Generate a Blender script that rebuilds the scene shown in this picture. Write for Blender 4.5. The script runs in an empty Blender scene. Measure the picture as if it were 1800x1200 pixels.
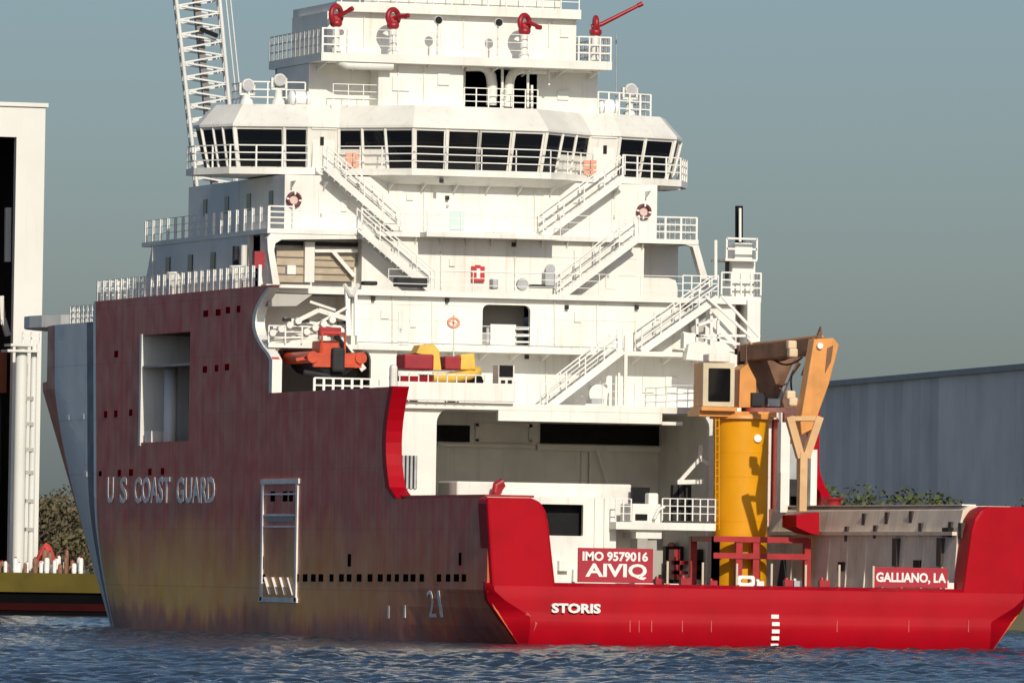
import bpy, bmesh, math, random
import numpy as np
from mathutils import Vector, Matrix, geometry
random.seed(4); rng = np.random.default_rng(7)
scn = bpy.context.scene
COL = scn.collection
rad = math.radians

# ------------------------------------------------------------------ camera
TH = rad(17); DIST = 400.0; FPX = 16360.0; U0 = 10.9; CAMH = 3.0; ROLL = .016
PHI = math.atan(409/FPX)
CAM = Vector((-U0*math.cos(TH)-DIST*math.sin(TH), U0*math.sin(TH)-DIST*math.cos(TH), CAMH))
FW = Vector((math.sin(TH)*math.cos(PHI), math.cos(TH)*math.cos(PHI), math.sin(PHI)))
R0 = Vector((math.cos(TH), -math.sin(TH), 0)); U0v = R0.cross(FW)
RT = R0*math.cos(ROLL)+U0v*math.sin(ROLL); UP = U0v*math.cos(ROLL)-R0*math.sin(ROLL)
cd = bpy.data.cameras.new('camera'); cam = bpy.data.objects.new('camera', cd); COL.objects.link(cam)
m = Matrix.Identity(4)
for i in range(3):
    m[i][0] = RT[i]; m[i][1] = UP[i]; m[i][2] = -FW[i]; m[i][3] = CAM[i]
cam.matrix_world = m
cd.sensor_width = 36; cd.lens = FPX/1800*36; cd.clip_start = 1; cd.clip_end = 20000
scn.camera = cam

# ------------------------------------------------------------------ sky, sun, exposure
SUN_EL = rad(28.5); SUN_AZ = rad(-1.5)        # azimuth measured from dead astern towards starboard
sund = Vector((math.sin(SUN_AZ)*math.cos(SUN_EL), -math.cos(SUN_AZ)*math.cos(SUN_EL), math.sin(SUN_EL)))
world = bpy.data.worlds.new('World'); scn.world = world; world.use_nodes = True
wn = world.node_tree; bg = wn.nodes['Background']
sky = wn.nodes.new('ShaderNodeTexSky'); sky.sky_type = 'NISHITA'; sky.sun_disc = False
sky.sun_elevation = SUN_EL; sky.sun_rotation = math.atan2(sund.x, sund.y)
sky.altitude = 0; sky.air_density = 0.92; sky.dust_density = 1.6; sky.ozone_density = 4.0
wn.links.new(sky.outputs[0], bg.inputs[0]); bg.inputs[1].default_value = 0.074
sl = bpy.data.lights.new('sun', 'SUN'); sl.energy = 3.6; sl.angle = rad(.5); sl.color = (1, .92, .77)
so = bpy.data.objects.new('sun', sl); COL.objects.link(so); so.rotation_euler = sund.to_track_quat('Z', 'Y').to_euler()
so.location = (60, -120, 120)
scn.view_settings.view_transform = 'Standard'; scn.view_settings.look = 'None'
scn.view_settings.exposure = 0; scn.view_settings.gamma = 1

# ------------------------------------------------------------------ surveying helpers: a sight line from the camera met with a real plane
def at(px, py, X=None, Y=None, Z=None):
    d = FW+RT*((px-900)/FPX)-UP*((py-600)/FPX)
    k = (X-CAM.x)/d.x if X is not None else (Y-CAM.y)/d.y if Y is not None else (Z-CAM.z)/d.z
    return CAM+d*k
def rect(x0, y0, x1, y1, Y):
    """picture rectangle -> X0, X1, Z0, Z1 on the plane at Y"""
    mx, my = (x0+x1)/2, (y0+y1)/2
    return at(x0, my, Y=Y).x, at(x1, my, Y=Y).x, at(mx, y1, Y=Y).z, at(mx, y0, Y=Y).z

# ------------------------------------------------------------------ materials
MATS = {}
def nd(nt, typ, **k):
    n = nt.nodes.new(typ)
    for a, v in k.items(): setattr(n, a, v)
    return n
def paint(name, col, rough=.45, var=.10, scale=.6, streak=0, streak_col=(.18, .09, .05), metallic=0, bump=.15, bscale=9, spec=.5, col2=None, fine=0):
    if name in MATS: return MATS[name]
    M = bpy.data.materials.new(name); M.use_nodes = True; nt = M.node_tree; L = nt.links
    b = nt.nodes['Principled BSDF']; b.inputs['Roughness'].default_value = rough; b.inputs['Metallic'].default_value = metallic
    b.inputs['Specular IOR Level'].default_value = spec
    tc = nd(nt, 'ShaderNodeTexCoord')
    n1 = nd(nt, 'ShaderNodeTexNoise'); n1.inputs['Scale'].default_value = scale; n1.inputs['Detail'].default_value = 6
    L.new(tc.outputs['Object'], n1.inputs['Vector'])
    cr = nd(nt, 'ShaderNodeMix', data_type='RGBA')
    c2 = col2 or tuple(max(0, c*(1-2*var)) for c in col)
    cr.inputs['A'].default_value = (*c2, 1); cr.inputs['B'].default_value = (*[min(1, c*(1+.25*var)) for c in col], 1)
    mp = nd(nt, 'ShaderNodeMapRange'); mp.inputs['From Min'].default_value = .25; mp.inputs['From Max'].default_value = .62
    L.new(n1.outputs['Fac'], mp.inputs['Value']); L.new(mp.outputs[0], cr.inputs['Factor'])
    out = cr.outputs['Result']
    if streak:
        mpn = nd(nt, 'ShaderNodeMapping'); mpn.inputs['Scale'].default_value = (2.6, 2.6, .16)
        L.new(tc.outputs['Object'], mpn.inputs['Vector'])
        n2 = nd(nt, 'ShaderNodeTexNoise'); n2.inputs['Scale'].default_value = 1.6; n2.inputs['Detail'].default_value = 5
        L.new(mpn.outputs[0], n2.inputs['Vector'])
        r2 = nd(nt, 'ShaderNodeMapRange'); r2.inputs['From Min'].default_value = .56; r2.inputs['From Max'].default_value = .82; r2.inputs['To Max'].default_value = streak
        L.new(n2.outputs['Fac'], r2.inputs['Value'])
        m2 = nd(nt, 'ShaderNodeMix', data_type='RGBA'); m2.inputs['B'].default_value = (*streak_col, 1)
        L.new(out, m2.inputs['A']); L.new(r2.outputs[0], m2.inputs['Factor']); out = m2.outputs['Result']
    L.new(out, b.inputs['Base Color'])
    if bump:
        n3 = nd(nt, 'ShaderNodeTexNoise'); n3.inputs['Scale'].default_value = bscale; n3.inputs['Detail'].default_value = 3
        L.new(tc.outputs['Object'], n3.inputs['Vector'])
        bp = nd(nt, 'ShaderNodeBump'); bp.inputs['Strength'].default_value = bump; bp.inputs['Distance'].default_value = .02
        L.new(n3.outputs['Fac'], bp.inputs['Height']); L.new(bp.outputs[0], b.inputs['Normal'])
    MATS[name] = M; return M

WHITE = paint('ship_white_paint', (.80, .785, .73), .42, .08, .5, .5, (.52, .42, .29), bump=.25, bscale=.9)
RAILW = paint('rail_white_paint', (.80, .79, .75), .45, .05, 1.2)
RED = paint('hull_red_paint', (.40, .0015, .010), .5, .10, .5, .35, (.30, .008, .012), bump=.2, bscale=.9, spec=.12)
REDD = paint('fitting_red_paint', (.34, .012, .022), .45, .15, 2)
ORANGE = paint('boat_orange', (.60, .07, .02), .45, .15, 2)
YEL = paint('crane_yellow_paint', (.72, .315, .006), .45, .06, .8, .18, (.42, .15, .01), bump=.1, spec=.25)
CRO = paint('crane_orange_paint', (.70, .30, .075), .45, .10, 1.5, .3, (.32, .12, .04))
TAN = paint('tan_panel', (.46, .38, .28), .6, .12, 2)
PALE = paint('garage_pale_paint', (.82, .80, .73), .55, .08, .6, .3, (.45, .38, .3))
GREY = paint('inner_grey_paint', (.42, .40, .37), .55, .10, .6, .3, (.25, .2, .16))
BULW = paint('bulwark_inner_paint', (.80, .68, .55), .6, .14, .7, .45, (.25, .16, .10))
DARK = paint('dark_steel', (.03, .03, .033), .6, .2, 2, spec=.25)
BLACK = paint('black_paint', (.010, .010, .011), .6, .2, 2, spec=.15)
RUB = paint('black_rubber', (.02, .02, .02), .7, .1, 3)
DECKM = paint('deck_green_grey', (.16, .13, .12), .7, .15, .8, bump=.3)
SILV = paint('galvanised_steel', (.45, .46, .47), .45, .1, 2, metallic=.4)
BLUE = paint('stripe_blue', (.03, .06, .14), .4, .08, .6)
LETW = paint('lettering_white', (.82, .81, .78), .5, .05, 1)
LETG = paint('lettering_weathered_white', (.86, .83, .80), .5, .12, 1.5)
TEAL = paint('pale_teal_door', (.55, .68, .66), .4, .05, 1)
CYEL = paint('boat_yellow', (.80, .50, .08), .5, .1, 2)
BROWN_SHADE = paint('brown_and_shade_paint', (.20, .095, .05), .6, .25, 1.5)  # brown crane parts; on the king frame, shade painted as colour
MUST = paint('barge_mustard_paint', (.10, .075, .008), .7, .2, .4, .4, (.10, .05, .02), spec=.2)

def glass():
    M = bpy.data.materials.new('dark_window_glass'); M.use_nodes = True
    b = M.node_tree.nodes['Principled BSDF']; b.inputs['Base Color'].default_value = (.006, .007, .009, 1)
    b.inputs['Roughness'].default_value = .08; b.inputs['Specular IOR Level'].default_value = .35
    nt = M.node_tree; tc = nd(nt, 'ShaderNodeTexCoord'); n = nd(nt, 'ShaderNodeTexNoise'); n.inputs['Scale'].default_value = .8
    nt.links.new(tc.outputs['Object'], n.inputs['Vector']); bp = nd(nt, 'ShaderNodeBump'); bp.inputs['Strength'].default_value = .06; bp.inputs['Distance'].default_value = .05
    nt.links.new(n.outputs['Fac'], bp.inputs['Height']); nt.links.new(bp.outputs[0], b.inputs['Normal'])
    return M
GLASS = glass()

# ------------------------------------------------------------------ mesh builder
ROOT = {}
class MB:
    def __init__(s): s.v = []; s.f = []; s.sm = []
    def add(s, vs, fs, smooth=False):
        o = len(s.v); s.v += [tuple(p) for p in vs]
        for f in fs: s.f.append(tuple(i+o for i in f)); s.sm.append(smooth)
        return s
    def box(s, x0, x1, y0, y1, z0, z1):
        x0, x1 = sorted((x0, x1)); y0, y1 = sorted((y0, y1)); z0, z1 = sorted((z0, z1))
        return s.add([(x0,y0,z0),(x1,y0,z0),(x1,y1,z0),(x0,y1,z0),(x0,y0,z1),(x1,y0,z1),(x1,y1,z1),(x0,y1,z1)],
                     [(3,2,1,0),(4,5,6,7),(0,1,5,4),(1,2,6,5),(2,3,7,6),(3,0,4,7)])
    def beam(s, a, b, w, h=None, up=(0,0,1)):
        a, b = Vector(a), Vector(b); h = h or w; d = (b-a)
        if d.length < 1e-6: return s
        d.normalize(); u = Vector(up)
        if abs(d.dot(u)) > .98: u = Vector((1,0,0))
        r = d.cross(u).normalized(); u = r.cross(d)
        q = [(-1,-1),(1,-1),(1,1),(-1,1)]
        vs = [p+r*(i*w/2)+u*(j*h/2) for p in (a,b) for i,j in q]
        return s.add(vs, [(0,1,2,3),(7,6,5,4),(0,4,5,1),(1,5,6,2),(2,6,7,3),(3,7,4,0)])
    def tube(s, pts, r, n=8, cap=True, r2=None):
        pts = [Vector(p) for p in pts]; vs = []; N = len(pts)
        up = Vector((0,0,1)); prev = None
        for i, p in enumerate(pts):
            d = (pts[min(i+1,N-1)]-pts[max(i-1,0)]).normalized()
            if prev is None:
                a = d.cross(up) if abs(d.dot(up)) < .95 else d.cross(Vector((0,1,0)))
            else: a = prev-d*prev.dot(d)
            a.normalize(); prev = a; b = d.cross(a)
            rr = r if r2 is None else r+(r2-r)*i/(N-1)
            for k in range(n):
                t = 2*math.pi*k/n; vs.append(p+a*(rr*math.cos(t))+b*(rr*math.sin(t)))
        fs = [(i*n+k, i*n+(k+1)%n, (i+1)*n+(k+1)%n, (i+1)*n+k) for i in range(N-1) for k in range(n)]
        s.add(vs, fs, n > 5)
        if cap: s.add(vs[:n], [tuple(range(n))[::-1]]); s.add(vs[-n:], [tuple(range(n))])
        return s
    def lathe(s, prof, c, n=24, ax='z'):
        """prof: (r, h) pairs"""
        vs = []
        for r, h in prof:
            for k in range(n):
                t = 2*math.pi*k/n; a, b = r*math.cos(t), r*math.sin(t)
                p = (a, b, h) if ax == 'z' else (a, h, b) if ax == 'y' else (h, a, b)
                vs.append((p[0]+c[0], p[1]+c[1], p[2]+c[2]))
        N = len(prof)
        s.add(vs, [(i*n+k, i*n+(k+1)%n, (i+1)*n+(k+1)%n, (i+1)*n+k) for i in range(N-1) for k in range(n)], True)
        s.add(vs[:n], [tuple(range(n))[::-1]]); s.add(vs[-n:], [tuple(range(n))])
        return s
    def prism(s, poly, y0, y1, ax='y'):
        """polygon (a, b) pairs extruded: ax y -> (x,z), ax x -> (y,z), ax z -> (x,y); may be concave"""
        def mk(a, b, h): return (a, h, b) if ax == 'y' else (h, a, b) if ax == 'x' else (a, b, h)
        n = len(poly); vs = [mk(a,b,y0) for a,b in poly]+[mk(a,b,y1) for a,b in poly]
        tri = geometry.tessellate_polygon([[Vector((a,b,0)) for a,b in poly]])
        s.add(vs, [tuple(t) for t in tri]+[tuple(i+n for i in reversed(t)) for t in tri]+[(i,(i+1)%n,(i+1)%n+n,i+n) for i in range(n)])
        return s
    def holed(s, outer, holes, y0, y1):
        """wall across X-Z from y0 to y1 with real openings"""
        loops = [outer]+holes; flat = [p for l in loops for p in l]; n = len(flat)
        tri = geometry.tessellate_polygon([[Vector((a,b,0)) for a,b in l] for l in loops])
        vs = [(a,y0,b) for a,b in flat]+[(a,y1,b) for a,b in flat]
        fs = [tuple(t) for t in tri]+[tuple(i+n for i in reversed(t)) for t in tri]; o = 0
        for l in loops:
            k = len(l); fs += [(o+i, o+(i+1)%k, o+(i+1)%k+n, o+i+n) for i in range(k)]; o += k
        return s.add(vs, fs)
    def build(s, name, mat, parent=None, fix=True, bevel=0):
        me = bpy.data.meshes.new(name)
        org = ROOT.get(parent.name, Vector()) if parent else Vector()
        me.from_pydata([(p[0]-org.x, p[1]-org.y, p[2]-org.z) for p in s.v], [], s.f); 
        me.polygons.foreach_set('use_smooth', s.sm)
        me.materials.append(mat)
        if fix:
            bm = bmesh.new(); bm.from_mesh(me); bmesh.ops.recalc_face_normals(bm, faces=bm.faces); bm.to_mesh(me); bm.free()
        o = bpy.data.objects.new(name, me); COL.objects.link(o)
        if parent: o.parent = parent; ROOT[o.name] = org
        else: ROOT[o.name] = Vector()
        if bevel:
            md = o.modifiers.new('bevel', 'BEVEL'); md.width = bevel; md.segments = 2; md.limit_method = 'ANGLE'
        return o
def rrect(x0, x1, z0, z1, r, corners='tltrblbr', n=5):
    out = []
    for key, cx, cz, a0 in (('br', x1, z0, -90), ('tr', x1, z1, 0), ('tl', x0, z1, 90), ('bl', x0, z0, 180)):
        if key in corners and r > 0:
            ox = -r if 'r' in key else r; oz = -r if 't' in key else r
            for k in range(n+1):
                t = rad(a0+90*k/n); out.append((cx+ox+r*math.cos(t), cz+oz+r*math.sin(t)))
        else: out.append((cx, cz))
    return out
def tag(o, label=None, cat=None, group=None, kind=None):
    if label: o['label'] = label
    if cat: o['category'] = cat
    if group: o['group'] = group
    if kind: o['kind'] = kind
    return o
def thing(name, label, cat, loc=(0,0,0), group=None):
    o = bpy.data.objects.new(name, None); COL.objects.link(o); o.location = loc; ROOT[o.name] = Vector(loc)
    return tag(o, label, cat, group)
def dup(root, loc, label=None, rz=None):
    r = root.copy(); COL.objects.link(r); r.location = loc
    if label: r['label'] = label
    if rz is not None: r.rotation_euler.z = rz
    for ch in list(root.children):
        c = ch.copy(); COL.objects.link(c); c.parent = r
        for g in list(ch.children):
            d = g.copy(); COL.objects.link(d); d.parent = c
    return r
def text_mesh(body, size, font_w=1.0, bold=0.0, depth=.01):
    c = bpy.data.curves.new('t', 'FONT'); c.body = body; c.size = size; c.offset = bold; c.extrude = depth
    c.align_x = 'LEFT'; c.resolution_u = 3
    o = bpy.data.objects.new('t', c); COL.objects.link(o)
    bpy.context.view_layer.update()
    me = bpy.data.meshes.new_from_object(o.evaluated_get(bpy.context.evaluated_depsgraph_get()))
    bpy.data.objects.remove(o); bpy.data.curves.remove(c)
    vs = [v.co.copy() for v in me.vertices]; fs = [tuple(p.vertices) for p in me.polygons]
    bpy.data.meshes.remove(me)
    x0 = min(v.x for v in vs); x1 = max(v.x for v in vs); y0 = min(v.y for v in vs); y1 = max(v.y for v in vs)
    return [((v.x-x0)/(x1-x0), (v.y-y0)/(y1-y0), v.z) for v in vs], fs

# ------------------------------------------------------------------ water, land
def make_water():
    us = np.concatenate([np.linspace(-4000, -42, 24)[:-1], np.arange(-42, 42.01, .20), np.linspace(42, 4000, 24)[1:]])
    ws = np.concatenate([np.linspace(-300, 225, 16)[:-1], np.arange(225, 330, .22), np.arange(330, 470, .4), np.arange(470, 640, .9), np.linspace(640, 9000, 30)[1:]])
    Ug, Wg = np.meshgrid(us, ws)
    X = CAM.x+Ug*R0.x+Wg*math.sin(TH); Y = CAM.y+Ug*R0.y+Wg*math.cos(TH)
    Z = np.zeros_like(X)
    for k in range(72):
        lam = float(np.exp(rng.uniform(math.log(.6), math.log(2.8)))); ang = rng.normal(.15, .95); ph = rng.uniform(0, 6.28)
        amp = .0088*lam**.7*rng.uniform(.5, 1.3)
        kx, ky = math.sin(ang)*6.283/lam, math.cos(ang)*6.283/lam
        Z += amp*np.sin(kx*Ug+ky*Wg+ph)
    gust = .75+.35*np.sin(Ug*.09+Wg*.021+1)*np.sin(Wg*.045-Ug*.03)
    fade = np.clip((42-np.abs(Ug))/6, 0, 1)*np.clip((Wg-225)/6, 0, 1)*np.clip((640-Wg)/120, 0, 1)
    Z = np.sign(Z)*np.abs(Z)**1.0*gust*fade
    nu, nw = len(us), len(ws)
    vs = np.stack([X, Y, Z], -1).reshape(-1, 3)
    idx = np.arange(nu*nw).reshape(nw, nu)
    fs = np.stack([idx[:-1,:-1], idx[:-1,1:], idx[1:,1:], idx[1:,:-1]], -1).reshape(-1, 4)
    me = bpy.data.meshes.new('water'); me.from_pydata(vs.tolist(), [], fs.tolist()); me.polygons.foreach_set('use_smooth', [True]*len(fs))
    M = bpy.data.materials.new('river_water'); M.use_nodes = True; nt = M.node_tree; L = nt.links; b = nt.nodes['Principled BSDF']
    b.inputs['Base Color'].default_value = (.022, .034, .048, 1); b.inputs['Roughness'].default_value = .09; b.inputs['IOR'].default_value = 1.33
    tc = nd(nt, 'ShaderNodeTexCoord'); mp = nd(nt, 'ShaderNodeMapping'); mp.inputs['Rotation'].default_value = (0, 0, TH); mp.inputs['Scale'].default_value = (.8, 2.0, 1)
    n = nd(nt, 'ShaderNodeTexNoise'); n.inputs['Scale'].default_value = 1.6; n.inputs['Detail'].default_value = 5; n.inputs['Roughness'].default_value = .6
    L.new(tc.outputs['Object'], mp.inputs['Vector']); L.new(mp.outputs[0], n.inputs['Vector'])
    bp = nd(nt, 'ShaderNodeBump'); bp.inputs['Strength'].default_value = .7; bp.inputs['Distance'].default_value = .12
    L.new(n.outputs['Fac'], bp.inputs['Height']); L.new(bp.outputs[0], b.inputs['Normal'])
    me.materials.append(M)
    o = bpy.data.objects.new('water', me); COL.objects.link(o); tag(o, kind='structure')
make_water()
def cf(u, w): return CAM.x+u*R0.x+w*math.sin(TH), CAM.y+u*R0.y+w*math.cos(TH)
mb = MB()
LANDW = 600
gp = [cf(-4000, LANDW+60), cf(-6, LANDW+60), cf(4, LANDW-20), cf(4000, LANDW-20), cf(9000, 12000), cf(-9000, 12000)]
mb.prism(gp, -2, 1.9, 'z')
tag(mb.build('riverbank', paint('bank_earth', (.12, .11, .06), .9, .3, .15, bump=.5)), kind='structure')

# ================================================================== THE SHIP
ship = thing('icebreaker', 'red hulled icebreaker with white superstructure moored in the river', 'ship', (0,0,0))
BOWP = (59.5, 75, 95, 108.5, 1.6, .9)
def stem(z): return BOWP[2]+(BOWP[3]-BOWP[2])*min(max(z,-1),12.4)/12.4
def hb(Y, z):
    Yt = BOWP[0]+(BOWP[1]-BOWP[0])*min(max(z,0),12)/12; Ye = stem(z)
    t = min(max((Y-Yt)/(Ye-Yt), 0), 1)
    b = 12.2*(1-t**BOWP[4])**BOWP[5]
    if Y < 14: b -= max(0, 2.0-z)*.78*(1-Y/14)**1.6
    return max(b, .02)
def hull_y(px, py):
    """where a sight line meets the port side"""
    best = None
    for i in range(700):
        Y = -1+i*.125; 
        p0 = at(px, py, Y=Y)
        if best is None and p0.x > -hb(Y, p0.z) and p0.z > -1: return Y, p0.z
    return 60, at(px, py, Y=60).z
HOLE = (at(333, 680, X=-12.2).y, at(249, 680, X=-12.2).y, at(290, 776, X=-12.2).z, at(290, 586, X=-12.2).z)
FT = 16.2
MID_P = lambda z: 15.2+1.0*math.sin((z-6.25)/4.95*math.pi)-(.9 if z < 6.6 else 0)
MID_S = lambda z: 28.4-(3.2*(1-min(1,(z-6.25)/2.2))**2)
UP_P = lambda z: 35.2+max(0, 3.1*math.sin(max(0, min(1, (z-12.9)/3.3))*math.pi)**.8) + (1.1 if z > 16.0 else 0)*0
UP_S = lambda z: 37.8
hull = MB()
def shell(side, Ya, Yb, z0, z1, nz, ny, th=.35):
    fa = Ya if callable(Ya) else (lambda z: Ya); fb = Yb if callable(Yb) else (lambda z: Yb)
    o = []; 
    for lay in (0, th):
        for j in range(nz+1):
            z = z0+(z1-z0)*j/nz; a, b = fa(z), fb(z)
            for i in range(ny+1):
                Y = a+(b-a)*i/ny; o.append((side*max(hb(Y,z)-lay, .01), Y, z))
    w = ny+1; n = (nz+1)*w; fs = []
    for j in range(nz):
        for i in range(ny):
            q = (j*w+i, j*w+i+1, (j+1)*w+i+1, (j+1)*w+i); fs.append(q); fs.append(tuple(k+n for k in reversed(q)))
    for i in range(ny):
        fs.append((i, i+1, i+1+n, i+n)); t = nz*w; fs.append((t+i, t+i+1, t+i+1+n, t+i+n))
    for j in range(nz):
        fs.append((j*w, (j+1)*w, (j+1)*w+n, j*w+n)); t = ny; fs.append((j*w+t, (j+1)*w+t, (j+1)*w+t+n, j*w+t+n))
    hull.add(o, fs, False)
BOWSTEP = 79.5
for s, mid, upf in ((-1, MID_P, UP_P), (1, MID_S, UP_S)):
    shell(s, .45, stem, -1.6, 6.25, 10, 64, .5)
    shell(s, mid, stem, 6.25, HOLE[2], 8, 48)
    if s < 0:
        shell(s, mid, HOLE[0], HOLE[2], 11.2, 6, 6); shell(s, HOLE[1], stem, HOLE[2], 11.2, 4, 40)
        shell(s, upf, HOLE[0], 11.2, HOLE[3], 12, 4); shell(s, HOLE[1], stem, 11.2, 12.4, 3, 40); shell(s, HOLE[1], BOWSTEP, 12.4, HOLE[3], 4, 20)
    else:
        shell(s, mid, stem, HOLE[2], 11.2, 6, 40); shell(s, upf, stem, 11.2, 12.4, 3, 40); shell(s, upf, BOWSTEP, 12.4, HOLE[3], 8, 24)
    shell(s, upf, BOWSTEP, HOLE[3], 15.2, 5, 24); shell(s, upf, 68.5, 15.2, FT, 5, 8)

def hull_mat():
    M = bpy.data.materials.new('hull_side_paint'); M.use_nodes = True; nt = M.node_tree; L = nt.links
    b = nt.nodes['Principled BSDF']; b.inputs['Roughness'].default_value = .38; b.inputs['Specular IOR Level'].default_value = .34
    tc = nd(nt, 'ShaderNodeTexCoord'); sp = nd(nt, 'ShaderNodeSeparateXYZ'); L.new(tc.outputs['Object'], sp.inputs[0])
    def math_(op, a, b_=None, c=None):
        n = nd(nt, 'ShaderNodeMath', operation=op)
        for i, v in enumerate((a, b_, c)):
            if v is None: continue
            if isinstance(v, (int, float)): n.inputs[i].default_value = v
            else: L.new(v, n.inputs[i])
        return n.outputs[0]
    def noise(scale, vec, detail=5):
        n = nd(nt, 'ShaderNodeTexNoise'); n.inputs['Scale'].default_value = scale; n.inputs['Detail'].default_value = detail; L.new(vec, n.inputs['Vector']); return n.outputs['Fac']
    def mix(fac, a, b_):
        n = nd(nt, 'ShaderNodeMix', data_type='RGBA')
        for k, v in (('Factor', fac), ('A', a), ('B', b_)):
            if isinstance(v, tuple): n.inputs[k].default_value = (*v, 1)
            elif isinstance(v, (int, float)): n.inputs[k].default_value = v
            else: L.new(v, n.inputs[k])
        return n.outputs['Result']
    def rng_(v, a, b_, lo=0, hi=1):
        n = nd(nt, 'ShaderNodeMapRange'); n.inputs['From Min'].default_value = a; n.inputs['From Max'].default_value = b_; n.inputs['To Min'].default_value = lo; n.inputs['To Max'].default_value = hi
        L.new(v, n.inputs['Value']); return n.outputs[0]
    vec = tc.outputs['Object']
    st = nd(nt, 'ShaderNodeMapping'); st.inputs['Scale'].default_value = (1, 1.6, .09); L.new(vec, st.inputs['Vector'])
    strk = noise(1.3, st.outputs[0], 6)
    red = mix(rng_(noise(.25, vec), .3, .7), (.50, .06, .045), (.58, .045, .035))
    red = mix(rng_(strk, .45, .8, 0, .6), red, (.50, .24, .15))
    # ochre band above the waterline, ragged, fading aft
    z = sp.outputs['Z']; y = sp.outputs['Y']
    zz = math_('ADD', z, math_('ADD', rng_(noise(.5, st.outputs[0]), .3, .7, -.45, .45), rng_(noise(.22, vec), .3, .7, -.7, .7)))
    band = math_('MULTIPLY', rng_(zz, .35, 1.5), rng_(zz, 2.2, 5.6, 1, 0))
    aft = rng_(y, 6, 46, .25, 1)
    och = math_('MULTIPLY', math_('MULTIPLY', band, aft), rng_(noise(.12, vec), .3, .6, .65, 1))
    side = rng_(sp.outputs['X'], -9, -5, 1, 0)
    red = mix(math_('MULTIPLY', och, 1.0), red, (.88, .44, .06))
    boot = rng_(zz, .2, 1.1, .8, 0)
    red = mix(boot, red, (.26, .085, .05))
    # the bow slash: wide white, narrow blue, thin white
    def edge(off):
        q = math_('SUBTRACT', math_('SUBTRACT', y, math_('MULTIPLY', z, SL_K)), off)
        return rng_(q, -.03, .03)
    e0, e1, e2, e3 = [edge(o) for o in SL_OFF]      # aft to fore
    wht = (.80, .80, .78)
    c = mix(e0, red, wht); c = mix(e1, c, (.035, .06, .13)); c = mix(e2, c, wht); c = mix(e3, c, red)
    # plate seams
    def seam(v, period, off, wdt):
        f = math_('FRACT', math_('DIVIDE', math_('ADD', v, off), period))
        return math_('LESS_THAN', f, wdt/period)
    sm = math_('MAXIMUM', seam(y, 9.1, 3.0, .10), seam(z, 2.72, .55, .05))
    c = mix(math_('MULTIPLY', sm, .22), c, (.10, .03, .03))
    L.new(c, b.inputs['Base Color'])
    bp = nd(nt, 'ShaderNodeBump'); bp.inputs['Strength'].default_value = .35; bp.inputs['Distance'].default_value = .05
    L.new(noise(.55, vec, 3), bp.inputs['Height']); L.new(bp.outputs[0], b.inputs['Normal'])
    L.new(rng_(noise(.8, vec), .3, .7, .30, .48), b.inputs['Roughness'])
    return M
# slash edges from the picture: aft edge runs (163,575)-(193,1085)
ya, za = hull_y(164, 590); yb, zb = hull_y(190, 1060)
SL_K = (ya-yb)/(za-zb); o0 = yb-SL_K*zb
def soff(px, py):
    y, z = hull_y(px, py); return y-SL_K*z
SL_OFF = (o0, soff(169.5, 800), soff(154, 800), soff(97, 690))
SL_OFF = tuple(sorted(SL_OFF))
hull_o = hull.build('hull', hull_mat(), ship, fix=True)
RED_EDGE = RED

# red aft-facing edges of the mid shell, cargo rails, horns
for s, mid, th in ((-1, MID_P, .72), (1, MID_S, .4)):
    mb = MB()
    zs = [6.27+(11.22-6.27)*i/10 for i in range(11)]
    vs = []; 
    for z in zs:
        y = mid(z); vs += [(s*12.22, y-.04, z), (s*(12.2-th), y-.04, z), (s*(12.2-th), y+.6, z), (s*12.22, y+.6, z)]
    fs = [(i*4+k, i*4+(k+1)%4, i*4+4+(k+1)%4, i*4+4+k) for i in range(10) for k in range(4)]+[(0,1,2,3), (43,42,41,40)]
    mb.add(vs, fs); mb.build('shell_edge', RED, ship)
def horn_poly(s, o=0):
    p = [(-12.35, 6.0), (-12.3, 6.27), (-10.35, 6.27), (-9.95, 6.1), (-9.72, 5.75), (-9.58, 5.2), (-9.25, 2.7), (-9.2, 2.2), (-12.05, 2.2)]
    return [(-s*a, b) for a, b in p]
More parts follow.
